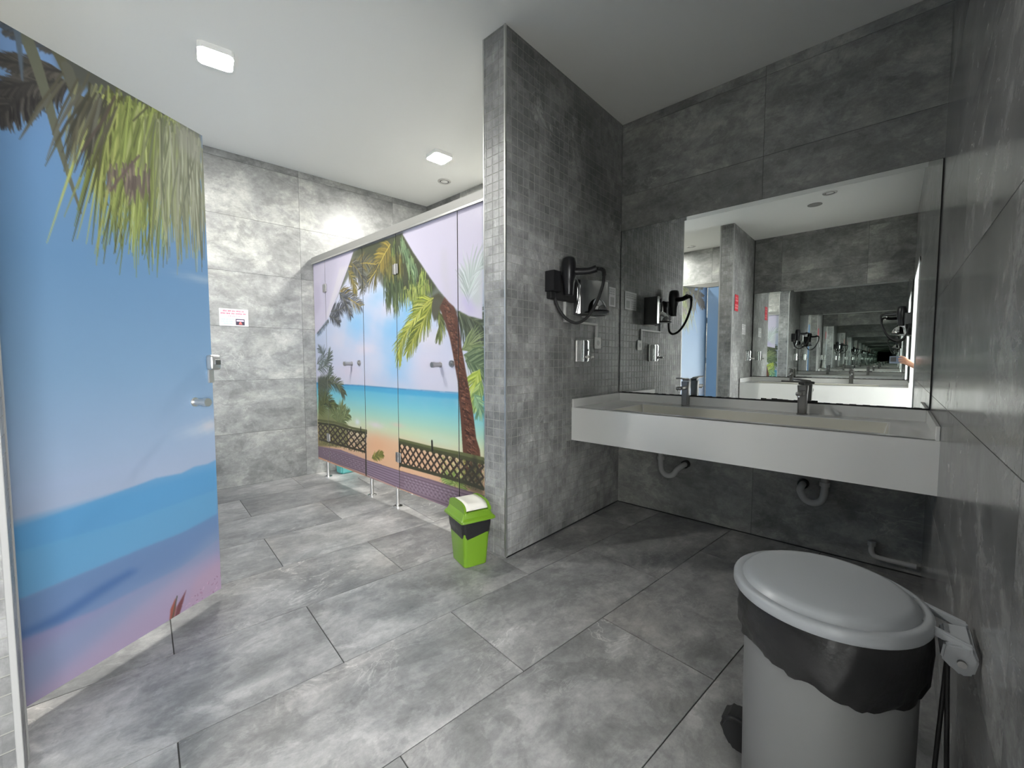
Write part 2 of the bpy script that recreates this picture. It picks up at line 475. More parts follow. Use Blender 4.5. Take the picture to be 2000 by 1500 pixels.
# entrance corridor behind the doorway
cf = B(); box(cf, XR + .141, 3.2, -3.2, 1.8, -.1, 0.0); struct('floor_corridor', cf, M_cfloor)
cw = B(); box(cw, 3.2, 3.3, -3.2, 1.8, 0, .35); box(cw, 3.2, 3.3, -3.2, 1.8, 2.35, CZ); box(cw, 3.2, 3.3, -3.2, -2.9, .35, 2.35); box(cw, 3.2, 3.3, .5, 1.8, .35, 2.35)
box(cw, XR + .21, 3.3, 1.8, 1.9, 0, CZ); box(cw, XR + .21, 3.3, -3.3, -3.2, 0, CZ); box(cw, XR + .08, XR + .21, -3.3, YF - .13, 0, CZ); struct('wall_corridor', cw, M_cwall)
cc = B(); box(cc, XR + .141, 3.3, -3.3, 1.9, CZ, CZ + .1); struct('ceiling_corridor', cc, M_ceil)
gw = B(); box(gw, 3.23, 3.25, -2.9, .5, .35, 2.35); win = struct('glow_panel', gw, glow('added corridor glow', (.97, .985, 1.0), LAMP['entrance']))  # invented glowing panel with bars, added to light the niche and open door
for k in range(5):
    y = -2.9 + k * .85; obj('glow_panel_bar', box(B(), 3.2, 3.26, y - .025, y + .025, .35, 2.35), M_frame, win)
for z in (.35, 2.35): obj('glow_panel_bar', box(B(), 3.2, 3.26, -2.92, .52, z - .025, z + .025), M_frame, win)

# ------------------------------------------------------------------ the printed beach scenes (flat print, painted stroke by stroke in panel metres)
INK = .67                                # reflectance of the laminate's paper white
def rgb(h): return np.array([int(h[i:i + 2], 16) for i in (0, 2, 4)], float)
class Print:
    def __init__(s, x0, x1, z0, z1, step):
        s.x0, s.z0, s.p = x0, z0, step / 2
        s.w, s.h = int(round((x1 - x0) / step)) * 2 + 2, int(round((z1 - z0) / step)) * 2 + 2
        s.X = x0 + (np.arange(s.w) - .5) * s.p; s.Z = z0 + (np.arange(s.h) - .5) * s.p
        s.a = np.zeros((s.h, s.w, 3)); s.step = step
    def win(s, x0, x1, z0, z1):
        i0 = max(0, int((x0 - s.x0) / s.p)); i1 = min(s.w, int((x1 - s.x0) / s.p) + 3)
        j0 = max(0, int((z0 - s.z0) / s.p)); j1 = min(s.h, int((z1 - s.z0) / s.p) + 3)
        return (j0, j1, i0, i1) if i1 > i0 and j1 > j0 else None
    def mixin(s, w, m, col):
        j0, j1, i0, i1 = w
        s.a[j0:j1, i0:i1] += (col - s.a[j0:j1, i0:i1]) * m[..., None]
    def poly(s, P, col, al=1., soft=.003):
        P = np.array(P); w = s.win(P[:, 0].min() - soft, P[:, 0].max() + soft, P[:, 1].min() - soft, P[:, 1].max() + soft)
        if not w: return
        j0, j1, i0, i1 = w; X = s.X[None, i0:i1]; Z = s.Z[j0:j1, None]; ins = np.zeros((j1 - j0, i1 - i0), bool)
        for a, c in zip(P, np.roll(P, -1, 0)):
            if abs(c[1] - a[1]) < 1e-9: continue
            ins ^= ((a[1] > Z) != (c[1] > Z)) & (X < (c[0] - a[0]) * (Z - a[1]) / (c[1] - a[1]) + a[0])
        m = ins.astype(float); k = int(soft / s.p / 2)
        if k:
            for _ in range(2):
                for ax in (0, 1):
                    pad = [(0, 0), (0, 0)]; pad[ax] = (k + 1, k)
                    cs = np.cumsum(np.pad(m, pad, mode='edge'), ax); n = m.shape[ax]
                    m = (np.take(cs, range(2 * k + 1, 2 * k + 1 + n), ax) - np.take(cs, range(0, n), ax)) / (2 * k + 1)
        s.mixin(w, m * al, rgb(col))
    def blob(s, P, rx, rz, col, al):
        x, z = P[0]; w = s.win(x - 2 * rx, x + 2 * rx, z - 2 * rz, z + 2 * rz)
        if not w: return
        j0, j1, i0, i1 = w; X = (s.X[None, i0:i1] - x) / rx; Z = (s.Z[j0:j1, None] - z) / rz
        wob = 1 + .25 * np.sin(7 * X + 3 * Z + x * 9) * np.cos(5 * Z - 2 * X + z * 7)
        s.mixin(w, al * np.exp(-1.4 * (X * X + Z * Z) * wob), rgb(col))
    def stroke(s, a, c, w0, w1, col, al=1.):
        r = max(w0, w1); w = s.win(min(a[0], c[0]) - r, max(a[0], c[0]) + r, min(a[1], c[1]) - r, max(a[1], c[1]) + r)
        if not w: return
        j0, j1, i0, i1 = w; X = s.X[None, i0:i1] - a[0]; Z = s.Z[j0:j1, None] - a[1]; dx, dz = c[0] - a[0], c[1] - a[1]
        t = np.clip((X * dx + Z * dz) / (dx * dx + dz * dz + 1e-12), 0, 1)
        d = np.hypot(X - t * dx, Z - t * dz); hw = (w0 + (w1 - w0) * t) / 2
        s.mixin(w, np.clip((hw - d) / s.p + .5, 0, 1) * al, rgb(col) if isinstance(col, str) else col)
    def line(s, P, w, col, al):
        for a, c in zip(P, P[1:]): s.stroke(a, c, w, w, col, al)
    def leaf(s, p, ang, L, wd, col, droop=.25):
        q = (p[0] + .55 * L * math.cos(ang), p[1] + .55 * L * math.sin(ang)); a2 = ang + (droop if math.cos(ang) < 0 else -droop)
        e = (q[0] + .45 * L * math.cos(a2), q[1] + .45 * L * math.sin(a2))
        s.stroke(p, q, wd * .8, wd, col); s.stroke(q, e, wd, wd * .25, col)
    def tint(s, cols): return rgb(cols[rng.integers(len(cols))]) * rng.uniform(.86, 1.12)
    def frond(s, P, n, L, da, cols, rib):
        cols = cols.split(','); C = [(v.x, v.y) for v in spline([(a, c, 0) for a, c in P], 12)]
        n = int(n * 1.3)
        for k in range(n):
            t = (k + rng.uniform(0, .8)) / n; f = t * (len(C) - 1.001); i = int(f); a, c = C[i], C[i + 1]; u = f - i
            p = (a[0] + (c[0] - a[0]) * u, a[1] + (c[1] - a[1]) * u); tg = math.atan2(c[1] - a[1], c[0] - a[0])
            l = L * (.35 + .65 * math.sin(PI * min(1, .15 + .85 * t)) ** .6) * rng.uniform(.75, 1.1)
            for sg in (-1, 1): s.leaf(p, tg + sg * (da + rng.uniform(-.12, .12)) * (1.15 - .5 * t), l, .0075, s.tint(cols))
        for a, c in zip(C, C[1:]): s.stroke(a, c, .008, .007, rib)
    def hang(s, P, n, L, ang, cols):
        cols = cols.split(','); (x0, z0), (x1, z1) = P
        for _ in range(int(n * 1.4)):
            t, q = rng.uniform(0, 1), rng.normal(0, .022); p = (x0 + (x1 - x0) * t + q, z0 + (z1 - z0) * t + rng.normal(0, .02))
            s.leaf(p, ang + rng.normal(0, .10), L * rng.uniform(.4, 1.1), .0075, s.tint(cols), .06)
    def blade(s, P, w, col):
        C = [(v.x, v.y) for v in spline([(a, c, 0) for a, c in P], 8)]; n = len(C)
        for i, (a, c) in enumerate(zip(C, C[1:])):
            f = lambda k: w * (1 - (k / n) ** 1.6) + .004
            s.stroke(a, c, f(i), f(i + 1), col)
    def fan(s, P, a0, a1, n, L, cols):
        cols = cols.split(',')
        for k in range(n): s.leaf(P[0], a0 + (a1 - a0) * k / n, L * rng.uniform(.7, 1.1), .008, s.tint(cols))
    def speck(s, P, n, r, cols):
        cols = cols.split(','); Q = np.array(P); lo, hi = Q.min(0), Q.max(0); done = 0
        while done < n:
            x, z = rng.uniform(lo, hi); ins = False
            for a, c in zip(Q, np.roll(Q, -1, 0)):
                if (a[1] > z) != (c[1] > z) and x < (c[0] - a[0]) * (z - a[1]) / (c[1] - a[1]) + a[0]: ins = not ins
            done += 1
            if ins:
                an = rng.uniform(0, PI); l = r * rng.uniform(.3, 1.6)
                s.stroke((x, z), (x + l * math.cos(an), z + l * math.sin(an)), r * .6, r * .3, s.tint(cols), .9)
    def dots(s, P, nr, nc, r, col):
        a, c, d, e = [np.array(p) for p in P]
        for i in range(nr):
            for j in range(nc):
                u, v = (j + .3 + .4 * (i % 2)) / nc, (i + .5) / nr
                p = (a * (1 - u) + c * u) * (1 - v) + (e * (1 - u) + d * u) * v; s.stroke(p, p + (r, -.004), r * .8, r * .8, col, .55)
    def lattice(s, P, n):
        tl, tr, bl, br = [np.array(p) for p in P]; at = lambda u, v: (tl * (1 - u) + tr * u) * (1 - v) + (bl * (1 - u) + br * u) * v
        sl = 2.6 / n
        for k in range(-3, n + 3):
            for sg in (1, -1):
                u0 = (k + .5) / n; u1 = u0 + sg * sl; v0, v1 = 0, 1
                if (u0 < 0 and u1 < 0) or (u0 > 1 and u1 > 1): continue
                if u1 > 1: v1 = (1 - u0) / (u1 - u0); u1 = 1
                elif u1 < 0: v1 = (0 - u0) / (u1 - u0); u1 = 0
                if u0 < 0: v0 = (0 - u0) / (u1 - u0) * v1; u0 = 0
                elif u0 > 1: v0 = (1 - u0) / (u1 - u0) * v1; u0 = 1
                s.stroke(at(u0, v0), at(u1, v1), .017, .017, '40362f' if sg > 0 else '4a3f36')
    def bark(s, P, w0, w1):
        C = [(v.x, v.y) for v in spline([(a, c, 0) for a, c in P], 16)]; n = len(C)
        for i, (a, c) in enumerate(zip(C, C[1:])):
            w = w0 + (w1 - w0) * i / n
            for _ in range(5):
                o = rng.uniform(-.5, .42) * w; l = rng.uniform(.2, .5) * w; z = a[1] + rng.normal(0, .006)
                s.stroke((a[0] + o, z), (a[0] + o + l, z - rng.uniform(0, .02)), .008, .004, ('3e261d', '8f6048', 'a87a60', '54382c', '7a4a36')[rng.integers(5)], .8)
            if i % 4 == 0:
                s.stroke((a[0] - w * .5, a[1]), (a[0] + w * .5, a[1] - .018), .008, .012, '3a221a', .7)
    def grad(s, stops):
        zs = [q[0] for q in stops]; cs = np.array([rgb(q[1]) for q in stops])
        for k in range(3): s.a[..., k] = np.interp(s.Z, zs, cs[:, k])[:, None]
    def run(s, ops):
        for o in ops: getattr(s, o[0])(*o[1:])
    def face(s, name, u0, u1, z0, z1, material, parent):
        """a fine grid (local x = u - u0, z) carrying this stretch of the print as vertex colours"""
        nx, nz = max(2, int(round((u1 - u0) / s.step)) + 1), max(2, int(round((z1 - z0) / s.step)) + 1)
        us, zs = np.linspace(u0, u1, nx), np.linspace(z0, z1, nz)
        fx, fz = np.clip((us - s.x0) / s.p + .5, .5, s.w - 1.6), np.clip((zs - s.z0) / s.p + .5, .5, s.h - 1.6)
        ix, iz = fx.astype(int), fz.astype(int)
        g = lambda a, b: s.a[np.ix_(iz + a, ix + b)]
        c = (g(0, 0) + g(1, 0) + g(0, 1) + g(1, 1)) / 4 / 255
        c = INK * np.where(c <= .04045, c / 12.92, ((np.clip(c, 0, 1) + .055) / 1.055) ** 2.4)
        co = np.zeros((nz, nx, 3), np.float32); co[..., 0] = (us - u0)[None]; co[..., 2] = zs[:, None]
        k = (np.arange(nz - 1)[:, None] * nx + np.arange(nx - 1)[None]).ravel()
        q = np.stack([k, k + 1, k + nx + 1, k + nx], 1).astype(np.int32)
        me = bpy.data.meshes.new(name); me.vertices.add(nx * nz); me.vertices.foreach_set('co', co.ravel())
        me.loops.add(q.size); me.loops.foreach_set('vertex_index', q.ravel())
        me.polygons.add(len(q)); me.polygons.foreach_set('loop_start', np.arange(0, q.size, 4, dtype=np.int32))
        me.update(calc_edges=True)
        at = me.color_attributes.new('print', 'FLOAT_COLOR', 'POINT')
        at.data.foreach_set('color', np.concatenate([c, np.ones((nz, nx, 1))], 2).astype(np.float32).ravel())
        me.materials.append(material)
        o = bpy.data.objects.new(name, me); COL.objects.link(o); o.parent = parent
        return o
M_print = bpy.data.materials.new('laminate print'); M_print.use_nodes = True
_b = M_print.node_tree.nodes['Principled BSDF']; _v = M_print.node_tree.nodes.new('ShaderNodeVertexColor'); _v.layer_name = 'print'
M_print.node_tree.links.new(_v.outputs[0], _b.inputs['Base Color']); _b.inputs['Roughness'].default_value = .42

STALL_PRINT = [
 ('blob',[(-2.809,1.12)],0.35,0.2,'98d2ff',0.85),
 ('blob',[(-3.415,1.461)],0.25,0.16,'98d2ff',0.85),
 ('blob',[(-2.83,1.405)],0.22,0.2,'90cdfb',0.9),
 ('blob',[(-2.635,1.519)],0.25,0.15,'93cdf8',0.9),
 ('blob',[(-3.032,1.642)],0.2,0.1,'a8d6fb',0.7),
 ('blob',[(-3.276,1.237)],0.2,0.06,'f3e8f6',0.8),
 ('blob',[(-2.908,1.542)],0.18,0.1,'efe6f5',0.8),
 ('blob',[(-2.432,1.123)],0.3,0.2,'e9e2f3',0.8),
 ('blob',[(-3.095,1.118)],0.2,0.12,'e6e6f8',0.7),
 ('blob',[(-3.773,1.338)],0.2,0.12,'eae6f6',0.7),
 ('blob',[(-2.362,1.301)],0.2,0.1,'f0e8f2',0.7),
 ('blob',[(-3.564,1.052)],0.25,0.08,'ecdff0',0.7),
 ('blob',[(-1.992,1.016)],0.2,0.15,'e6e6ee',0.7),
 ('poly',[(-4.395,0.911),(-4.001,0.92),(-3.306,0.933),(-2.775,0.93),(-2.073,0.936),(-1.829,0.938),(-1.829,0.899),(-2.074,0.897),(-2.776,0.888),(-3.308,0.891),(-4.398,0.868)],'4fb2e0',0.75,0.012),
 ('poly',[(-4.395,0.914),(-4.001,0.923),(-3.306,0.935),(-2.775,0.933),(-2.073,0.938),(-1.829,0.94),(-1.829,0.937),(-2.073,0.935),(-2.775,0.928),(-3.307,0.929),(-4.396,0.905)],'3a86bd',0.9,0.004),
 ('poly',[(-2.765,0.534),(-3.255,0.522),(-3.319,0.248),(-2.775,0.173),(-1.96,0.283),(-1.832,0.466),(-2.109,0.498)],'fccaa2',0.8,0.06),
 ('blob',[(-3.108,0.438)],0.2,0.1,'fcc39a',0.8),
 ('blob',[(-3.126,0.614)],0.14,0.03,'f6e9ee',0.8),
 ('blob',[(-3.439,0.608)],0.05,0.03,'eef2fa',0.9),
 ('blob',[(-2.804,0.649)],0.1,0.02,'f2d9c8',0.7),
 ('blob',[(-2.271,0.599)],0.25,0.04,'d9f0d8',0.6),
 ('poly',[(-3.463,2.081),(-2.694,2.077),(-2.535,1.905),(-2.386,1.734),(-2.261,1.622),(-2.142,1.535),(-2.357,1.575),(-2.524,1.622),(-2.707,1.61),(-2.986,1.727),(-3.069,1.827),(-3.253,1.805),(-3.524,1.889),(-3.752,1.74),(-3.971,1.547)],'5a5f48',0.75,0.02),
 ('poly',[(-3.338,2.083),(-2.694,2.077),(-2.536,1.895),(-2.292,1.645),(-2.356,1.604),(-2.559,1.656),(-2.783,1.649),(-2.9,1.76),(-2.982,1.815),(-3.153,1.976),(-3.465,2.039)],'4b4f38',0.9,0.03),
 ('hang',[(-2.811,2.037),(-2.905,1.608)],120,0.12,-1.5,'6c7a45,3f4a32,879653,55643c'),
 ('hang',[(-2.777,1.872),(-2.805,1.576)],100,0.14,-1.5,'5d7048,8a9a5a,42503a,a9b878'),
 ('hang',[(-2.589,1.904),(-2.594,1.681)],90,0.16,-1.45,'7d9450,56693c,a3b565,3f4c30'),
 ('hang',[(-2.435,1.78),(-2.561,1.575)],80,0.16,-1.5,'8aa04f,65793f,b5c46a'),
 ('hang',[(-2.355,1.672),(-2.725,1.654)],110,0.11,-1.5,'9aab50,6d8043,c0c66e,4b5a34'),
 ('hang',[(-2.714,2.05),(-2.555,1.798)],70,0.12,-1.3,'7f9a70,5f7a58,9db587'),
 ('hang',[(-2.94,1.809),(-2.704,1.735)],80,0.2,-1.55,'4c5c3c,6c7d4f,35402c'),
 ('hang',[(-2.979,1.914),(-2.718,1.905)],70,0.16,-1.5,'75703c,4b4a2c,98904c'),
 ('frond',[(-2.863,2.027),(-2.923,1.988),(-3.022,1.91),(-3.113,1.839),(-3.317,1.749)],46,0.2,0.55,'5a5842,3f4436,8a7d3e,777050','c9b458'),
 ('frond',[(-2.863,2.027),(-2.947,1.967),(-3.01,1.914)],34,0.16,1.0,'b09a45,8c7c3a,6a6236','d6c266'),
 ('frond',[(-3.54,1.967),(-3.422,1.947),(-3.281,1.953),(-3.072,1.911)],36,0.14,0.8,'6a664a,8f8046,4a4a40','c0a850'),
 ('frond',[(-3.479,1.987),(-3.367,1.902),(-3.261,1.779)],30,0.17,0.6,'5f5f55,8b8b86,48483f','8f8246'),
 ('frond',[(-3.542,1.927),(-3.457,1.824),(-3.432,1.724)],26,0.12,0.6,'8a7a44,6b6b4a,a59548','9a8a48'),
 ('frond',[(-3.705,1.771),(-3.568,1.699),(-3.337,1.604)],34,0.17,0.7,'5d6066,84878c,474a50,8a7a44','b79f50'),
 ('frond',[(-3.722,1.755),(-3.616,1.671),(-3.515,1.538)],26,0.14,0.55,'5d6066,84878c,474a50','74705a'),
 ('frond',[(-3.906,1.604),(-3.78,1.601),(-3.642,1.616)],26,0.12,0.9,'50535a,7b7d80,3f4248','60605a'),
 ('frond',[(-3.935,1.56),(-3.833,1.534),(-3.728,1.487)],24,0.09,0.8,'50535a,7b7d80,3f4248','60605a'),
 ('frond',[(-4.219,1.407),(-4.103,1.458),(-3.955,1.519)],22,0.05,1.3,'56708a,5c5f62,7f8f9f','60605a'),
 ('poly',[(-2.441,1.545),(-2.379,1.575),(-2.273,1.6),(-2.162,1.533),(-2.077,1.458),(-2.099,1.426),(-2.162,1.499),(-2.251,1.485),(-2.264,1.437),(-2.322,1.412),(-2.357,1.479)],'55523c',0.9,0.012),
 ('frond',[(-2.331,1.57),(-2.441,1.53),(-2.599,1.406),(-2.727,1.288),(-2.766,1.161)],70,0.19,0.5,'b9c04f,8c9a3c,d9d873,6f7d34','c8c560'),
 ('frond',[(-2.344,1.55),(-2.405,1.469),(-2.521,1.357),(-2.644,1.223)],60,0.2,0.4,'a9b045,7d8a38,cfd06a,5f6c30','b0b050'),
 ('frond',[(-2.274,1.48),(-2.253,1.401),(-2.277,1.303)],34,0.12,0.45,'6f7a48,949c5c,545c38','6f7048'),
 ('frond',[(-2.077,1.444),(-1.976,1.358),(-1.918,1.211)],60,0.24,0.5,'59634a,7a8566,444c3a','6a7050'),
 ('frond',[(-2.077,1.458),(-1.956,1.409),(-1.858,1.364)],50,0.2,0.6,'5d664c,848c74,49503e','6a7050'),
 ('frond',[(-2.038,1.213),(-1.957,1.238),(-1.86,1.159)],30,0.2,0.5,'8a9a68,6c7d54,a3b07c','7c8a5c'),
 ('frond',[(-2.018,1.18),(-1.95,1.152),(-1.872,1.056)],30,0.2,0.6,'6f8460,92a47c,566a4c','6c7c58'),
 ('frond',[(-2.004,1.143),(-1.924,1.126),(-1.864,1.109)],26,0.22,0.6,'6f8460,92a47c,566a4c','6c7c58'),
 ('frond',[(-1.872,1.091),(-1.912,1.019),(-1.926,0.884)],40,0.16,0.6,'c7d85a,e0ea86,9fb548','c0d060'),
 ('frond',[(-1.86,1.021),(-1.886,0.949),(-1.9,0.859)],30,0.12,0.6,'a5c070,7fa060,cfe08c','90a860'),
 ('frond',[(-1.926,0.935),(-1.884,0.881),(-1.884,0.823)],26,0.1,0.6,'8fb890,6f9a78,b0d0a0','80a080'),
 ('poly',[(-2.263,1.499),(-2.2,1.578),(-2.113,1.496),(-2.071,1.41),(-2.045,1.244),(-1.992,1.044),(-1.939,0.838),(-1.908,0.66),(-1.875,0.592),(-1.857,0.46),(-1.89,0.372),(-1.977,0.382),(-2.033,0.399),(-2.032,0.503),(-2.051,0.716),(-2.083,1.013),(-2.132,1.199),(-2.16,1.294),(-2.203,1.39)],'6b4636',1.0,0.006),
 ('bark',[(-2.201,1.522),(-2.122,1.339),(-2.081,1.153),(-2.027,0.969),(-1.994,0.787),(-1.962,0.607),(-1.936,0.418)],0.06,0.085),
 ('poly',[(-2.694,2.073),(-2.56,1.915),(-2.376,1.726),(-2.272,1.621),(-2.162,1.526),(-2.072,1.467),(-1.975,1.425),(-1.846,1.394),(-1.842,2.102),(-2.07,2.088)],'e3dcf0',1.0,0.004),
 ('poly',[(-2.234,1.893),(-2.179,1.863),(-2.16,1.656),(-2.119,1.502),(-2.205,1.579),(-2.248,1.723)],'ddd8e2',0.6,0.05),
 ('poly',[(-2.054,1.709),(-1.973,1.743),(-1.849,1.749),(-1.85,1.472),(-1.936,1.486),(-1.974,1.555),(-2.055,1.576)],'d3dbd6',0.8,0.05),
 ('frond',[(-1.975,1.489),(-1.954,1.643),(-1.849,1.73)],40,0.22,0.5,'cfd8d4,c3cfc8,dce2e2','d0d8d6'),
 ('poly',[(-2.045,1.535),(-1.974,1.555),(-1.897,1.444),(-1.975,1.437)],'cfc4ee',0.6,0.04),
 ('poly',[(-4.291,2.081),(-3.438,2.079),(-3.54,1.961),(-3.722,1.769),(-3.971,1.54),(-4.121,1.466),(-4.278,1.397)],'e2daee',1.0,0.004),
 ('poly',[(-3.975,2.079),(-3.706,2.073),(-3.829,1.915),(-3.905,1.775),(-4.037,1.634),(-4.077,1.871)],'d3cde2',0.5,0.06),
 ('poly',[(-3.711,1.972),(-3.555,1.971),(-3.754,1.766),(-3.971,1.551),(-4.004,1.584),(-3.818,1.81)],'f2ecf0',0.7,0.03),
 ('poly',[(-4.265,1.893),(-4.132,1.877),(-4.108,1.671),(-4.247,1.57)],'cdc4dc',0.6,0.05),
 ('frond',[(-4.241,1.111),(-4.087,1.182),(-4.181,1.26)],24,0.12,0.6,'6a7478,8a979c,525c5c','606a60'),
 ('frond',[(-4.227,1.054),(-4.028,1.112),(-3.944,1.215)],28,0.14,0.6,'5f6c68,87948c,49544c','606a60'),
 ('frond',[(-4.211,0.9),(-4.033,0.952),(-3.926,1.072)],26,0.13,0.6,'5f6c68,87948c,49544c','606a60'),
 ('frond',[(-4.235,0.806),(-4.035,0.914),(-3.806,0.923),(-3.672,0.838)],50,0.14,0.7,'58604a,757c5c,3f4638','686c48'),
 ('frond',[(-4.231,0.868),(-4.138,0.933),(-3.899,0.971)],30,0.12,0.7,'5a6250,7a8268,454c40','686c48'),
 ('poly',[(-4.242,0.975),(-4.064,0.995),(-3.971,0.851),(-4.078,0.77),(-4.22,0.761)],'4f564a',0.6,0.02),
 ('frond',[(-4.226,0.652),(-4.113,0.768),(-3.833,0.706)],46,0.16,0.7,'56602f,777f48,3f4628','686c38'),
 ('frond',[(-4.228,0.621),(-4.045,0.75),(-3.867,0.667)],36,0.16,0.7,'4f5a30,6c7640,394024','686c38'),
 ('poly',[(-4.242,0.698),(-4.015,0.685),(-3.868,0.652),(-3.611,0.563),(-3.621,0.365),(-4.269,0.273)],'6f7440',0.75,0.02),
 ('frond',[(-3.795,0.543),(-3.759,0.633),(-3.708,0.723)],40,0.14,0.6,'7d8a58,9aa670,5f6c44','7a8050'),
 ('frond',[(-3.795,0.543),(-3.854,0.625),(-3.933,0.647)],30,0.12,0.6,'7d8a58,9aa670,5f6c44','7a8050'),
 ('frond',[(-3.779,0.545),(-3.683,0.626),(-3.607,0.661)],30,0.12,0.6,'7d8a58,9aa670,5f6c44','7a8050'),
 ('speck',[(-4.242,0.527),(-3.282,0.519),(-3.302,0.344),(-4.248,0.308)],900,0.014,'8d8a4e,b0a45c,5a5a34,c9b98a,6f7a4a,4a4630'),
 ('speck',[(-2.307,0.487),(-1.845,0.521),(-1.846,0.338),(-2.176,0.309)],700,0.014,'c2c06a,8d9a4e,e0d9a0,6a7440,b09a7c'),
 ('frond',[(-2.175,0.34),(-2.111,0.353),(-2.034,0.297)],24,0.12,0.7,'7f9a4c,a9bf6c','90a050'),
 ('frond',[(-2.112,0.322),(-2.175,0.34),(-2.225,0.352)],20,0.1,0.7,'7f9a4c,b9cf7c','90a050'),
 ('frond',[(-3.199,0.327),(-3.111,0.361),(-3.026,0.387)],22,0.07,0.7,'8c8a3c,6a7038,b0a850','808040'),
 ('poly',[(-4.287,0.277),(-3.775,0.314),(-3.29,0.298),(-2.793,0.296),(-2.345,0.307),(-2.112,0.306),(-1.832,0.312),(-1.833,0.156),(-2.194,0.146),(-2.84,0.16),(-3.349,0.169),(-4.294,0.167)],'9c8595',1.0,0.003),
 ('poly',[(-3.29,0.297),(-2.793,0.294),(-2.793,0.151),(-3.296,0.158)],'ab96ae',0.55,0.003),
 ('line',[(-4.287,0.271),(-3.291,0.293),(-2.772,0.294),(-2.112,0.301),(-1.832,0.304)],0.0055,'6a4f5c',0.75),
 ('line',[(-4.288,0.257),(-3.291,0.274),(-2.772,0.272),(-2.112,0.279),(-1.833,0.281)],0.0055,'5a4656',0.75),
 ('line',[(-4.289,0.243),(-3.292,0.254),(-2.773,0.249),(-2.112,0.256),(-1.833,0.258)],0.0055,'5a4656',0.75),
 ('line',[(-4.29,0.228),(-3.293,0.235),(-2.773,0.227),(-2.113,0.234),(-1.833,0.235)],0.0055,'5a4656',0.75),
 ('line',[(-4.291,0.214),(-3.294,0.216),(-2.774,0.204),(-2.113,0.212),(-1.833,0.212)],0.0055,'5a4656',0.75),
 ('line',[(-4.292,0.2),(-3.295,0.197),(-2.775,0.182),(-2.113,0.189),(-1.833,0.19)],0.0055,'5a4656',0.75),
 ('line',[(-4.293,0.186),(-3.295,0.178),(-2.775,0.159),(-2.113,0.167),(-1.833,0.167)],0.0055,'5a4656',0.75),
 ('line',[(-4.294,0.172),(-3.296,0.158),(-2.776,0.137),(-2.114,0.145),(-1.833,0.144)],0.0055,'5a4656',0.75),
 ('dots',[(-4.178,0.271),(-3.318,0.268),(-3.321,0.187),(-4.182,0.208)],4,11,0.012,'c9b8c6'),
 ('dots',[(-2.73,0.272),(-2.112,0.28),(-2.113,0.186),(-2.733,0.176)],5,13,0.014,'c9b8c8'),
 ('lattice',[(-4.254,0.51),(-3.281,0.535),(-4.245,0.352),(-3.301,0.363)],9),
 ('lattice',[(-2.782,0.525),(-1.845,0.526),(-2.77,0.345),(-1.846,0.352)],13),
 ('line',[(-3.301,0.55),(-3.309,0.163)],0.016,'3a2f2a',1.0),
 ('line',[(-2.782,0.542),(-2.779,0.331)],0.02,'39352a',1.0),
 ('line',[(-4.251,0.545),(-3.889,0.56),(-3.526,0.544),(-3.28,0.548)],0.022,'6d6f48',1.0),
 ('line',[(-4.253,0.516),(-3.891,0.533),(-3.527,0.52),(-3.281,0.53)],0.02,'45452f',1.0),
 ('line',[(-2.782,0.537),(-2.359,0.533),(-2.032,0.54),(-1.845,0.539)],0.024,'70744c',1.0),
 ('line',[(-2.782,0.518),(-2.359,0.514),(-2.032,0.518),(-1.845,0.517)],0.024,'55583a',1.0),
 ('line',[(-2.77,0.345),(-2.362,0.353),(-2.034,0.358),(-1.846,0.352)],0.024,'4a4a36',1.0),
 ('line',[(-4.245,0.352),(-3.301,0.363)],0.02,'4a4434',1.0),
 ('line',[(-2.365,0.581),(-2.363,0.516)],0.02,'33302a',1.0),
 ('line',[(-3.383,0.567),(-3.382,0.527)],0.016,'33302a',1.0),
 ('poly',[(-1.929,0.556),(-1.901,0.531),(-1.846,0.367),(-1.846,0.309),(-1.96,0.313),(-2.049,0.345)],'3d3d30',0.6,0.02)]
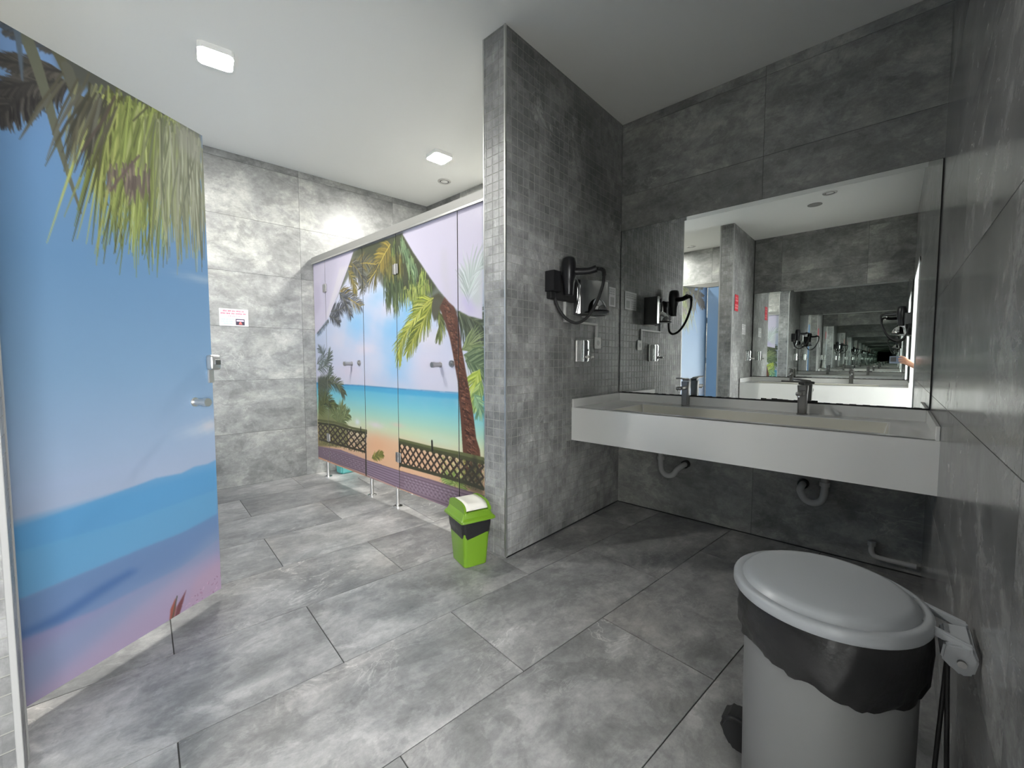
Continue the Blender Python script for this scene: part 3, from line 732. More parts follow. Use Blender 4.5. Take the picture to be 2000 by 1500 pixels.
DOOR_PRINT = [
 ('blob',[(0.03,1.515)],0.12,0.02,'b9c9d8',0.5),
 ('blob',[(0.074,0.833)],0.1,0.03,'c3cede',0.6),
 ('blob',[(0.023,0.848)],0.05,0.03,'d9d4d6',0.7),
 ('blob',[(0.533,0.74)],0.3,0.03,'a9b9d6',0.5),
 ('poly',[(-0.005,0.681),(0.042,0.671),(0.106,0.675),(0.166,0.661),(0.274,0.67),(0.359,0.66),(0.714,0.629),(0.719,0.54),(0.659,0.543),(0.377,0.528),(0.001,0.539)],'5f9fcf',0.8,0.006),
 ('poly',[(0.001,0.539),(0.377,0.535),(0.711,0.557),(0.718,0.407),(0.489,0.405),(0.178,0.401),(0.007,0.408)],'69a6d0',0.85,0.006),
 ('poly',[(0.003,0.423),(0.178,0.401),(0.348,0.406),(0.711,0.398),(0.714,0.28),(0.497,0.253),(0.185,0.253),(0.0,0.303)],'6c8ab4',0.85,0.01),
 ('poly',[(0.712,0.305),(0.605,0.307),(0.483,0.335),(0.386,0.347),(0.352,0.323),(0.464,0.301),(0.599,0.269),(0.71,0.283)],'4b6ea3',0.75,0.02),
 ('poly',[(-0.002,0.35),(0.184,0.267),(0.39,0.253),(0.592,0.231),(0.714,0.207),(0.714,0.049),(0.505,0.088),(0.3,0.12),(0.129,0.18),(-0.005,0.237)],'8b9cbc',0.7,0.05),
 ('poly',[(-0.005,0.237),(0.186,0.224),(0.371,0.176),(0.552,0.122),(0.705,0.084),(0.707,-0.032),(0.559,-0.027),(0.305,0.013),(-0.015,0.048)],'af9fba',0.8,0.06),
 ('poly',[(-0.013,0.202),(0.129,0.165),(0.195,0.04),(-0.015,0.048)],'b59bb2',0.8,0.03),
 ('poly',[(0.252,0.026),(0.242,0.098),(0.219,0.134),(0.219,0.084),(0.238,0.025)],'a05a4c',1.0,0.003),
 ('poly',[(0.231,0.034),(0.214,0.095),(0.168,0.145),(0.193,0.083),(0.217,0.025)],'7a4a4e',1.0,0.003),
 ('line',[(0.245,0.022),(0.212,0.137)],0.006,'5a5a50',1.0),
 ('speck',[(0.193,0.083),(-0.019,0.15),(-0.015,0.056),(0.165,0.051)],60,0.008,'a07a94,c0a0b8'),
 ('fan',[(-0.021,0.377)],-2.6,-1.6,10,0.035,'5f7a3c,7f9a4c'),
 ('speck',[(0.33,0.03),(0.299,0.015),(0.306,0.002),(0.324,0.015)],12,0.01,'4a5a50'),
 ('poly',[(0.524,2.205),(0.435,2.201),(0.292,2.178),(0.007,2.176),(0.007,2.069),(0.036,1.975),(0.087,2.083),(0.207,2.071),(0.297,2.085),(0.378,2.098),(0.434,2.099),(0.494,2.056),(0.507,2.106),(0.522,2.142)],'545346',0.9,0.02),
 ('frond',[(0.493,2.069),(0.564,2.019),(0.615,1.963),(0.664,1.881)],60,0.1,0.6,'3d3a38,55524c,2e2c2c','3a3836'),
 ('frond',[(0.492,2.083),(0.573,2.032),(0.66,1.96)],50,0.07,0.5,'3d3a38,55524c','3a3836'),
 ('frond',[(0.507,2.106),(0.586,2.074),(0.656,2.045)],50,0.06,0.5,'45423e,5a564e','3a3836'),
 ('frond',[(0.515,2.166),(0.577,2.16),(0.633,2.143)],40,0.05,0.5,'4a5058,5a564e','4a4a48'),
 ('frond',[(0.525,2.172),(0.58,2.182),(0.646,2.16)],36,0.05,0.5,'4a5058,5a6470','4a4a48'),
 ('blade',[(0.626,2.202),(0.587,2.14),(0.55,1.996),(0.521,1.842),(0.476,1.657)],0.035,'6b6d5c'),
 ('blade',[(0.53,2.188),(0.491,2.11),(0.447,1.946),(0.417,1.821),(0.393,1.714)],0.03,'62624f'),
 ('blade',[(0.49,2.131),(0.461,2.021),(0.437,1.91),(0.42,1.876)],0.03,'67675a'),
 ('blade',[(0.618,2.191),(0.611,2.129),(0.608,2.016)],0.015,'5f6c78'),
 ('hang',[(0.44,2.102),(0.295,2.116)],30,0.35,-1.32,'6f6f5c,55543f,8a8a68'),
 ('hang',[(0.377,2.105),(0.204,2.129)],120,0.55,-1.38,'8f9a55,70783f,a9b068,5f6238'),
 ('hang',[(0.295,2.116),(0.102,2.143)],130,0.58,-1.42,'96a35a,7a8548,b0b878,666c40'),
 ('hang',[(0.205,2.112),(0.004,2.123)],120,0.52,-1.5,'8d9468,a5aa88,70755a'),
 ('hang',[(0.103,2.126),(0.001,2.089)],60,0.45,-1.54,'8f9478,7a7d66,a8ab94'),
 ('hang',[(0.464,2.087),(0.379,2.068)],26,0.28,-1.25,'5f5d4c,45443a,77766a'),
 ('hang',[(0.337,1.84),(0.269,1.899)],30,0.1,-1.5,'6b5f58,85786c'),
 ('poly',[(0.128,2.163),(0.003,2.155),(0.008,2.032),(0.052,2.03),(0.106,2.073)],'9a9b8c',0.75,0.03),
 ('line',[(0.463,1.87),(0.381,2.039),(0.35,2.121)],0.008,'5a5048',0.9),
 ('line',[(0.381,1.77),(0.337,1.847),(0.275,1.944)],0.008,'6b5a58',0.8),
 ('line',[(0.291,2.066),(0.234,2.151)],0.006,'5a5a40',0.9)]


YS, ZB, ZT = 1.752, .150, 2.092
beach = Print(-4.30, -1.79, ZB, ZT, .004)
beach.grad([(.15, 'efb896'), (.38, 'f3c6a4'), (.50, 'f2dcbc'), (.60, 'e0ecc4'), (.70, 'b4e6d6'), (.80, '8ad8e4'), (.90, '68c4e6'), (.927, '58b2de'),
            (.9275, 'e0def0'), (1.1, 'dcdff6'), (1.4, 'd2def8'), (1.7, 'dfe2f6'), (2.1, 'e2e2f4')])
beach.run(STALL_PRINT)
shore = Print(-.02, .76, .04, 2.18, .003)
shore.grad([(.04, 'a88fae'), (.30, '8a8fb4'), (.46, '6f96be'), (.63, '66a2d0'), (.665, 'abb9d2'), (.82, 'a0b6d2'), (1.1, '88aacb'), (1.5, '719ac2'), (1.85, '7199c4'), (2.18, '7d9dca')])
shore.run(DOOR_PRINT)

# ------------------------------------------------------------------ stall front along the far side
def hinge_bm(z):
    b = B(); box(b, -.034, -.003, -.012, -.001, z - .038, z + .038, .005); box(b, .003, .034, -.012, -.001, z - .038, z + .038, .005); cyl(b, (0, -.008, z - .04), (0, -.008, z + .04), .006, n=12)
    return b
def foot(parent, x, y=.012, top=ZB + .01):
    b = B(); cyl(b, (x, y, .006), (x, y, top), .0145, n=18); lg = obj('leg', b, M_steel, parent, smooth=True)
    b = B(); lathe(b, [(.037, 0), (.037, .006), (.028, .011), (.018, .014)], x, y, 24); obj('foot_flange', b, M_chrome, lg, smooth=True)
def panel(name, label, cat, u0, u1, canvas=beach, z0=ZB, z1=ZT, step=None):
    t = thing(name, label, cat, (u0, YS, 0))
    board('board', box(B(), 0, u1 - u0, .0015, .0135, z0, z1, .0008, 1), t)
    canvas.face('print_face', u0, u1, z0, z1, M_print, t)
    if cat == 'screen':
        for u in (0, u1 - u0): obj('door_stop', box(B(), u - .009, u + .009, .0137, .019, z0 + .005, z1 - .02), M_blackmatt, t)
    return t
p1 = panel('stall_screen', 'narrow fixed stall panel printed with white drape and palm plants against the left wall', 'screen', -4.270, -4.014)
foot(p1, -4.077 + 4.270)
d1_ = panel('stall_door', 'closed stall door printed with palm fronds, sky and sea, beside the left wall', 'door', -4.008, -3.299)
p2 = panel('stall_screen', 'middle fixed stall panel printed with sky, sea and orange sand, standing on two legs', 'screen', -3.291, -2.791)
foot(p2, -3.23 + 3.291); foot(p2, -2.835 + 3.291)
d2_ = panel('stall_door', 'closed stall door printed with a leaning palm trunk and a bamboo fence, behind the green bin', 'door', -2.784, -2.078)
p3 = panel('stall_screen', 'fixed stall panel printed with white drape and trunk foot, next to the mosaic wall', 'screen', -2.070, -1.795)
foot(p3, .06)
def door_fittings(t, x_h, u_handle, u_lock, width):
    for z in (1.83, .40): obj('hinge', hinge_bm(z), M_msteel, t).location.x = x_h
    b = B(); cyl(b, (u_handle, 0, 1.117), (u_handle, -.066, 1.117), .0155, .0165); cyl(b, (u_handle, -.056, 1.117), (u_handle, -.072, 1.117), .019, n=20); lathe(b, [(.019, 0), (.019, .004)], 0, 0, 20)
    for v in b.verts[-40:]: v.co = Vector((u_handle + v.co.x, -v.co.z, 1.117 + v.co.y))
    obj('handle', b, M_msteel, t, smooth=True)
    b = B(); cyl(b, (u_lock, 0, 1.125), (u_lock, -.010, 1.125), .024, .022, 24); cyl(b, (u_lock, -.010, 1.125), (u_lock, -.016, 1.125), .012, .010, 20)
    obj('lock_rosette', b, M_msteel, t, smooth=True)
door_fittings(d1_, -.003, -3.515 + 4.008, -3.378 + 4.008, .709)
door_fittings(d2_, -.003, -2.262 + 2.784, -2.138 + 2.784, .706)
hr = thing('headrail', 'long grey aluminium headrail along the top of the beach-print stall front', 'rail', (-4.27, YS, 0))
obj('rail_profile', box(B(), 0, 2.478, -.018, .034, ZT + .001, ZT + .062, .003), M_rail, hr)
obj('rail_lip', box(B(), 0, 2.478, -.022, -.0185, ZT - .008, ZT + .006, .001, 1), M_alu, hr)
dv = thing('stall_divider', 'pale board divider between the two far stalls, seen under and over the front', 'partition', (-3.04, YS + .03, 0))
board('board', box(B(), -.0065, .0065, 0, 1.255, .15, 2.07, .001, 1), dv)
for y in (.25, 1.0): foot(dv, 0, y)
tb = thing('waste_box', 'turquoise waste box on the floor under the far left stall door', 'bin', (-4.10, 1.965, 0), .05)
b = B()
for z, w, d in ((0, .055, .085), (.26, .068, .10)): [b.verts.new((sx * w, sy * d, z)) for sx, sy in ((-1, -1), (1, -1), (1, 1), (-1, 1))]
b.verts.ensure_lookup_table(); v = b.verts
b.faces.new((v[3], v[2], v[1], v[0]))
for i in range(4): b.faces.new((v[i], v[(i + 1) % 4], v[4 + (i + 1) % 4], v[4 + i]))
bmesh.ops.bevel(b, geom=[e for e in b.edges if len(e.link_faces) == 2], offset=.015, segments=2, affect='EDGES')
obj('box_body', b, M_teal, tb, smooth=True)
b = B(); box(b, -.073, .073, -.105, .105, .256, .272, .006); obj('rim', b, M_teal, tb)

# ------------------------------------------------------------------ the open door on the near side and its stall front
LATCH = Vector((-2.339, .486, 0)); DD = Vector((.355, -.59, 0)).normalized(); DLEN = .727
OB, OT = .055, 2.160
od = thing('stall_door', 'open stall door printed with blue sky, hanging palm leaves and shore, at the left', 'door')
od.matrix_world = Matrix.Translation(LATCH) @ Matrix.Rotation(math.atan2(DD.y, DD.x), 4, 'Z')
# local: x from the latch edge to the hinge edge, +y towards the room
board('board', box(B(), 0, DLEN, -.0135, -.0015, OB, OT, .0008, 1), od)
pf = shore.face('print_face', 0, DLEN, OB, OT, M_print, od)
b = B(); box(b, -.020, .034, .0, .036, 1.104, 1.174, .012, 3); lc = obj('lock_case', b, M_steel, od, smooth=True)
b = B(); box(b, -.010, .018, .035, .042, 1.128, 1.152, .003); obj('thumb_turn', b, M_dsteel, lc)
b = B(); box(b, -.002, .026, .0, .010, 1.045, 1.106, .003); obj('strike_plate', b, M_steel, od)
b = B(); cyl(b, (.092, 0, .963), (.092, .066, .963), .0135); cyl(b, (.092, .052, .963), (.092, .072, .963), .018); cyl(b, (.092, 0, .963), (.092, .004, .963), .020)
obj('handle', b, M_steel, od, smooth=True)
for z in (1.70, 1.14, .40):
    o = obj('hinge', hinge_bm(z), M_steel, od); o.location = (DLEN, 0, 0)
YO = -.150
def plain_panel(label, x0, x1):
    t = thing('stall_screen', label, 'screen', (x0, YO, 0))
    board('board', box(B(), 0, x1 - x0, -.0135, -.0015, OB, OT, .0008, 1), t)
    return t
M_sky = mat('sky blue laminate', '7da2cc', .42)
op = plain_panel('narrow blue stall panel between the open door and the near wall end', -1.958, XN - .016)
obj('print_face', box(B(), 0, XN - .016 + 1.958, -.0015, 0, OB, OT), M_sky, op); foot(op, .10, -.006, OB + .01)
op2 = plain_panel('wide blue fixed stall panel beyond the open door, at the left wall', -4.44, -2.70)
obj('print_face', box(B(), 0, 1.74, -.0015, 0, OB, OT), M_sky, op2)
for x in (.1, .9, 1.65): foot(op2, x, -.006, OB + .01)
hr2 = thing('headrail', 'grey aluminium headrail over the open door and its stall', 'rail', (-4.45, YO, 0))
obj('rail_profile', box(B(), 0, 2.64, -.034, .012, OT, OT + .062, .003), M_rail, hr2)

# ------------------------------------------------------------------ wash basin
def basin(label):
    t = thing('washbasin', label, 'basin', (XM, YB, 0))
    W, D = XR - XM, .668
    b = B(); z0, z1 = .60, .828
    bx0, bx1, by0, by1 = .27, W - .155, -.61, -.155
    zb = .735
    O = [b.verts.new(p) for p in ((0, -D, z1), (W, -D, z1), (W, 0, z1), (0, 0, z1))]
    R = [b.verts.new(p) for p in ((bx0, by0, z1), (bx1, by0, z1), (bx1, by1, z1), (bx0, by1, z1))]
    K = [b.verts.new(p) for p in ((bx0 + .02, by0 + .02, zb), (bx1 - .02, by0 + .02, zb), (bx1 - .02, by1 - .02, zb + .01), (bx0 + .02, by1 - .02, zb + .01))]
    U = [b.verts.new(p) for p in ((0, -D, z0), (W, -D, z0), (W, 0, z0), (0, 0, z0))]
    for i in range(4):
        j = (i + 1) % 4
        b.faces.new((O[i], O[j], R[j], R[i]))
        f = b.faces.new((R[i], R[j], K[j], K[i])); f.material_index = 1
        b.faces.new((U[j], U[i], O[i], O[j]))
    f = b.faces.new(K); f.material_index = 1
    b.faces.new(U[::-1])
    ed = [e for e in b.edges if (e.verts[0] in O and e.verts[1] in O) or (e.verts[0] in R and e.verts[1] in R) or (e.verts[0] in K and e.verts[1] in K) or ((e.verts[0] in R) != (e.verts[1] in R) and ((e.verts[0] in K) or (e.verts[1] in K)))]
    bmesh.ops.bevel(b, geom=ed, offset=.005, segments=2, affect='EDGES', profile=.5)
    obj('basin_body', b, [M_white, M_bowl], t, smooth=.5)
    obj('backsplash', box(B(), .014, W - .014, -.016, -.0005, z1 - .01, .888, .003), M_white, t)
    for x0 in (.0005, W - .0145):
        bb = B(); q = [(-D + .0005, z1 - .02), (-.0005, z1 - .02), (-.0005, .888), (-D + .0005, .882)]
        a = [bb.verts.new((x0, y, z)) for y, z in q]; c = [bb.verts.new((x0 + .014, y, z)) for y, z in q]
        bb.faces.new(a); bb.faces.new(c[::-1])
        for i in range(4): bb.faces.new((a[i], a[(i + 1) % 4], c[(i + 1) % 4], c[i]))
        bmesh.ops.bevel(bb, geom=bb.edges[:], offset=.002, segments=1, affect='EDGES')
        obj('side_upstand', bb, M_white, t)
    for x in (.41, 1.35):
        bb = B(); lathe(bb, [(.032, zb + .006), (.032, zb + .010), (.026, zb + .012), (.010, zb + .009)], x, -.38, 24); obj('drain', bb, M_chrome, t, smooth=True)
    return t
bas = basin('long white wall-hung trough basin with two taps, under the wall mirror')
def faucet(label, x, lever):
    t = thing('tap', label, 'tap', (x, 2.945, .828))
    b = B(); lathe(b, [(.028, 0), (.028, .005), (.0245, .008)], 0, 0, 24); obj('base_ring', b, M_dsteel, t, smooth=True)
    b = B()
    for z, w, d in ((.006, .022, .022), (.12, .0235, .0235), (.172, .026, .026)): [b.verts.new((sx * w, sy * d, z)) for sx, sy in ((-1, -1), (1, -1), (1, 1), (-1, 1))]
    b.verts.ensure_lookup_table(); v = b.verts
    b.faces.new((v[3], v[2], v[1], v[0])); b.faces.new(v[8:12])
    for k in (0, 4):
        for i in range(4): b.faces.new((v[k + i], v[k + (i + 1) % 4], v[k + 4 + (i + 1) % 4], v[k + 4 + i]))
    bmesh.ops.bevel(b, geom=[e for e in b.edges if abs(e.verts[0].co.z - e.verts[1].co.z) > .02], offset=.008, segments=3, affect='EDGES')
    obj('tap_body', b, M_dsteel, t, smooth=True)
    b = B(); box(b, -.016, .016, -.145, -.015, .118, .140, .006); sp = obj('spout', b, M_dsteel, t, smooth=True)
    b = B(); cyl(b, (0, -.128, .110), (0, -.128, .120), .010, n=16); obj('aerator', b, M_chrome, sp, smooth=True)
    b = B(); box(b, -.022, .022, -.022, .026, .174, .190, .004); box(b, -.020, .020, -.145, -.01, .186, .195, .003)
    o = obj('lever', b, M_dsteel, t, smooth=True); o.rotation_euler = (-.05, 0, lever)
    return t
tap1 = faucet('brushed steel tap on the basin, nearer the mosaic wall', -1.057, 0.0)
tap2 = faucet('brushed steel tap with lever turned aside, nearer the side wall end of basin', -.385, -.62)
def trap(label, xd, xw):
    s = 1 if xw > xd else -1
    t = thing('drain_pipe', label, 'pipe', (xd, 2.92, 0))
    L = abs(xw - xd)
    b = B(); tube(b, [(0, 0, .60), (0, 0, .48), (0, 0, .40), (s * .012, 0, .345), (s * .05, 0, .322), (s * .09, .0, .335), (s * .115, .01, .375), (s * L, .035, .40), (s * L, .118, .40)], .0185, 14, 6)
    obj('trap_pipe', b, M_pipe, t, smooth=True)
    for z0, z1, r in ((.555, .599, .027), (.43, .455, .025)): obj('collar', cyl(B(), (0, 0, z0), (0, 0, z1), r), M_pipe, t, smooth=True)
    b = B(); cyl(b, (s * L, .085, .40), (s * L, .119, .40), .028); obj('wall_sleeve', b, M_blackmatt, t, smooth=True)
    b = B()
    for dx in (.10, .16): cyl(b, (s * dx, .118, .50), (s * dx, .07, .50), .011); cyl(b, (s * dx, .078, .488), (s * dx, .078, .53), .010); tube(b, [(s * dx, .078, .53), (s * dx, .07, .57), (s * (dx - .02), .06, .599)], .005, 8, 5)
    obj('shut_off_valve', b, M_blackmatt, t, smooth=True)
    return t
trap1 = trap('white plastic trap pipe under the basin, nearer the mosaic wall', -1.215, -1.075)
trap2 = trap('white plastic trap pipe under the basin, nearer the grey pedal bin', -.262, -.375)
pe = thing('pipe_elbow', 'small white pipe elbow low on the wall in the dark basin corner', 'pipe', (.02, YB, .06))
b = B(); tube(b, [(-.07, -.03, .075), (-.07, -.03, .03), (-.055, -.03, .006), (-.02, -.03, 0), (.11, -.03, 0)], .013, 12, 6); cyl(b, (-.07, -.03, .06), (-.07, -.03, .085), .018)
obj('elbow', b, M_pipe, pe, smooth=True)

# ------------------------------------------------------------------ mirrors
def mirror(label, loc, rot):
    W = XR - XM - .004
    t = thing('wall_mirror', label, 'mirror', loc, rot)
    obj('glass', box(B(), .002, W, -.0085, -.004, .896, 2.1278), M_mirror, t)
    bb = B(); q = [bb.verts.new(p) for p in ((.004, -.0086, 2.128), (W - .002, -.0086, 2.128), (W - .002, -.0072, 2.154), (.004, -.0072, 2.154))]; bb.faces.new(q)
    r = [bb.verts.new((p.co.x, -.0045, p.co.z)) for p in q]; bb.faces.new(r[::-1])
    for i in range(4): bb.faces.new((q[i], q[(i + 1) % 4], r[(i + 1) % 4], r[i]))
    obj('bevelled_edge', bb, M_mirror, t)
    obj('backing', box(B(), .001, W + .001, -.004, 0, .894, 2.156), M_edge, t)
    obj('side_seal', box(B(), -.0, .005, -.0088, -.003, .895, 2.154), M_seal, t); obj('side_seal', box(B(), W - .003, W + .002, -.0088, -.003, .895, 2.154), M_seal, t)
    b = B(); n = 60
    for i in range(n):
        x0, x1 = W * i / n, W * (i + 1) / n; h = .004 + .003 * abs(math.sin(i * 1.7)) + (.008 if 33 < i < 44 else 0) * rng.uniform(.5, 1.2)
        box(b, x0, x1 + .001, -.0092, -.002, .887, .892 + h)
    obj('mould_stained_seal', b, M_seal, t)
    return t
mirror('wide frameless wall mirror above the white basin', (XM + .001, YB, 0), 0)
mirror('wide wall mirror facing the first one, seen only in its reflection', (XR - .003, YF, 0), PI)

# ------------------------------------------------------------------ hair dryer station, conduit, socket, soap, notices
def dryer(label, loc, rot):
    """local: x out of the wall, y along it, z up (heights are absolute)"""
    t = thing('hair_dryer', label, 'hair dryer', loc, rot)
    b = B(); prism(b, [(.001, .20), (.040, .20), (.118, .415), (.001, .415)], 1.455, 1.688); obj('housing', b, M_dgrey, t)
    b = B(); q = [(.036, .178), (.050, .170), (.066, .182), (.140, .395), (.142, .425), (.128, .432), (.118, .425), (.046, .200)]
    prism(b, q, 1.458, 1.686); bmesh.ops.bevel(b, geom=[e for e in b.edges if abs(e.verts[0].co.z - e.verts[1].co.z) < .001], offset=.004, segments=2, affect='EDGES')
    obj('chrome_front', b, M_chrome, t, smooth=.5)
    b = B(); tube(b, [(.042, .168, 1.462), (.058, .172, 1.53), (.060, .174, 1.63), (.040, .160, 1.690)], .0085, 14, 8); obj('chrome_edge', b, M_chrome, t, smooth=True)
    b = B(); n = 22
    rings = []
    for k in range(7):
        a = k / 6 * PI / 2; rr, z = .062 * math.cos(a), 1.478 + .090 * math.sin(a)
        rings.append([b.verts.new((.112 + rr * 1.15 * math.cos(PI * (i / n) - PI / 2), .315 + rr * math.sin(PI * (i / n) - PI / 2), z)) for i in range(n + 1)])
    for r0, r1 in zip(rings, rings[1:]):
        for i in range(n): b.faces.new((r0[i], r0[i + 1], r1[i + 1], r1[i]))
    obj('chrome_dome', b, M_chrome, t, smooth=True)
    b = B(); lathe(b, [(.0, 0), (.066, 0), (.071, .006), (.066, .012), (.0, .012)], 0, 0, 32, cap=False)
    for v in b.verts: v.co = Vector((.146 + v.co.x * .75, .312 + v.co.y, 1.470 + v.co.z))
    obj('outlet_rim', b, M_black, t, smooth=True)
    b = B(); box(b, .001, .040, -.105, .172, 1.530, 1.690, .008)
    obj('holder_back', b, M_blackmatt, t)
    b = B(); box(b, .001, .075, -.120, -.045, 1.572, 1.700, .006); obj('holder_block', b, M_black, t)
    b = B(); lathe(b, [(.024, 1.552), (.029, 1.557), (.032, 1.595), (.036, 1.632), (.040, 1.642), (.045, 1.680), (.048, 1.712), (.046, 1.750), (.040, 1.778), (.031, 1.787), (.012, 1.790)], .098, .0, 28)
    obj('barrel', b, M_black, t, smooth=True)
    b = B(); tube(b, [(.10, .0, 1.702), (.15, .028, 1.698), (.205, .058, 1.698), (.248, .080, 1.710)], .02, 14, 6, lambda u: .027 - .004 * math.sin(PI * u) - .004 * u)
    obj('handle', b, M_black, t, smooth=True)
    b = B(); P = [(.245, .078, 1.710), (.272, .092, 1.706), (.287, .10, 1.692), (.290, .10, 1.665)]
    tube(b, P, .009, 10, 8, lambda u: .0125 + .0024 * math.sin(u * 60)); obj('strain_relief', b, M_blackmatt, t, smooth=True)
    b = B(); tube(b, [(.290, .10, 1.672), (.282, .095, 1.60), (.240, .085, 1.49), (.185, .075, 1.415), (.125, .060, 1.385), (.075, .025, 1.405), (.045, -.02, 1.46), (.034, -.05, 1.52), (.032, -.065, 1.575)], .0098, 12, 8)
    obj('cord', b, M_blackmatt, t, smooth=True)
    b = B(); box(b, .0, .05, .30, .41, 1.446, 1.4525); obj('base_lip', b, M_pvc, t)
    return t
dryer('black hair dryer in a chrome wall holder on the mosaic wall, beside the mirror', (XM, 2.185, 0), 0)
dryer('black hair dryer on the side wall by the doorway, seen only in the mirror', (XR, -.80, 0), PI)
cd = thing('cable_duct', 'white cable duct stepping down the mosaic wall from hair dryer to socket', 'duct', (XM, 0, 0))
for y0, y1, z0, z1 in ((2.12, 2.275, 1.556, 1.571), (2.262, 2.277, 1.398, 1.571), (2.277, 2.68, 1.398, 1.413), (2.655, 2.675, 1.316, 1.398)):
    obj('duct_run', box(B(), .0031, .016, y0, y1, z0, z1, .001, 1), M_pvc, cd)
def socket(label, loc, rot):
    t = thing('wall_socket', label, 'socket', loc, rot)
    obj('cover', box(B(), .003, .012, -.041, .041, -.043, .043, .003), M_pvc, t)
    b = B(); lathe(b, [(.0, .004), (.018, .004), (.0195, .010), (.022, .0125)], 0, 0, 24, cap=False)
    for v in b.verts: v.co = Vector((v.co.z + .001, v.co.x, v.co.y))
    obj('socket_well', b, M_greyprint, t, smooth=True)
    obj('inner_frame', box(B(), .0115, .0135, -.029, .029, -.030, .030, .001, 1), M_pvc, t)
    b = B()
    for dy in (-.0095, .0095): cyl(b, (.0135, dy, 0), (.0142, dy, 0), .0027, n=10)
    cyl(b, (.0132, 0, 0), (.0139, 0, 0), .019, n=24); obj('socket_face', b, M_greyprint, t)
    return t
socket('white wall socket at the foot of the cable duct, right of the soap dispenser', (XM, 2.69, 1.273), 0)
def soap(label, loc, rot):
    t = thing('soap_dispenser', label, 'soap dispenser', loc, rot)
    b = B(); box(b, .002, .012, -.050, .050, -.074, .074, .003); obj('back_plate', b, M_steel, t)
    b = B(); q = [(.012, -.044), (.050, -.044), (.066, -.036), (.074, -.018), (.074, .018), (.066, .036), (.050, .044), (.012, .044)]
    prism(b, q, -.072, .072); bmesh.ops.bevel(b, geom=[e for e in b.edges if abs(e.verts[0].co.z - e.verts[1].co.z) < .001], offset=.005, segments=2, affect='EDGES')
    obj('tank', b, M_chrome, t, smooth=.6)
    b = B(); cyl(b, (.074, 0, -.040), (.082, 0, -.040), .013); cyl(b, (.08, 0, -.040), (.118, 0, -.040), .007); cyl(b, (.108, 0, -.048), (.108, 0, -.034), .0085); obj('push_valve', b, M_steel, t, smooth=True)
    b = B(); cyl(b, (.073, .0, .006), (.0755, 0, .006), .008); obj('sight_glass', b, M_black, t)
    return t
soap('chrome push soap dispenser on the mosaic wall above the basin', (XM, 2.452, 1.210), 0)
def notice(name, label, loc, rot, w, h, draw, m=None):
    t = thing(name, label, 'sign', loc, rot)
    obj('sheet', box(B(), .0032, .0045, -w / 2, w / 2, -h / 2, h / 2), m or M_paper, t)
    draw(t, w, h); return t
def dashes(bm, y0, y1, z, hgt, x=.0045, s=1):
    y = y0
    while y < y1 - .004:
        n = rng.integers(3, 9); yy = y
        for _ in range(n):
            wd = rng.uniform(.5, .9) * hgt * .55
            if yy + wd > y1: break
            box(bm, x, x + .0003, s * yy if s > 0 else -(yy + wd), s * (yy + wd) if s > 0 else -yy, z - hgt * rng.uniform(.38, .5), z + hgt * rng.uniform(.34, .52)); yy += wd + hgt * .12
        y = yy + hgt * .45
def lettering(t, text, size, y, z, m, mirror_s=1):
    cu = bpy.data.curves.new('lettering', 'FONT'); cu.body = text; cu.size = size; cu.align_x = 'CENTER'; cu.align_y = 'CENTER'; cu.extrude = .0002; cu.materials.append(m)
    tmp = bpy.data.objects.new('lettering', cu); me = bpy.data.meshes.new_from_object(tmp); bpy.data.objects.remove(tmp)
    o = bpy.data.objects.new('lettering', me); COL.objects.link(o); o.parent = t
    o.matrix_local = frame((.0048, y, z), (0, 1, 0), (0, 0, 1), (1, 0, 0)); return o
def draw_left(t, w, h):
    b = B(); dashes(b, -.080, .080, .056, .014); dashes(b, -.098, .098, .034, .014); obj('headline', b, M_pink, t, kind='stuff')
    lettering(t, 'YASAKTIR', .020, 0, .011, M_pink)
    b = B(); dashes(b, -.096, .0, -.018, .010); dashes(b, -.096, .0, -.036, .010); dashes(b, -.08, -.01, -.054, .010); obj('small_print', b, M_mint, t, kind='stuff')
    pc = obj('picture', box(B(), .0045, .0050, .012, .080, -.066, -.012), mat('dark picture', '2c2036', .4), t)
    obj('picture_banner', box(B(), .0050, .0053, .018, .074, -.034, -.020), mat('lilac banner', 'c8b4dc', .4), pc)
    b = B(); a = [b.verts.new(p) for p in ((.0052, .034, -.060), (.0052, .062, -.060), (.0052, .052, -.036), (.0052, .042, -.036))]; b.faces.new(a); obj('picture_glow', b, mat('red glow print', 'c8605c', .4), pc)
sn = Vector((leftx(1.083), 1.083, 1.528))
notice('wall_notice', 'white laminated notice with pink headline and small dark picture on the left wall', sn, TH, .218, .152, draw_left)
def draw_grey(t, w, h):
    b = B()
    for z in (.055, .040, .022): dashes(b, -.085, .085, z, .011)
    for z in (-.005, -.022, -.040, -.056): dashes(b, -.085, .0, z, .008)
    obj('small_print', b, M_greyprint, t, kind='stuff')
    obj('picture', box(B(), .0045, .005, .02, .08, -.062, -.002), M_greyprint, t)
notice('wall_notice', 'white laminated notice on the mosaic wall, half hidden behind the hair dryer', (XM, 2.853, 1.632), 0, .20, .145, draw_grey)
notice('wall_notice', 'white notice on the opposite mosaic wall, seen only in the mirror', (XM - .012, -.70, 1.59), 0, .20, .145, draw_grey)
def draw_red(t, w, h):
    b = B()
    for z in (.07, .03, -.03, -.07): dashes(b, -.06, .06, z, .022)
    obj('white_text', b, mat('faded pink text', (.62, .25, .26), .5), t, kind='stuff')
notice('red_sign', 'red sign with white text on the opposite mosaic wall, seen only in the mirror', (XM - .012, -.29, 1.93), 0, .17, .22, draw_red, M_redplate)
soap('chrome soap dispenser on the opposite mosaic wall, seen only in the mirror', (XM - .012, -.86, 1.21), 0)
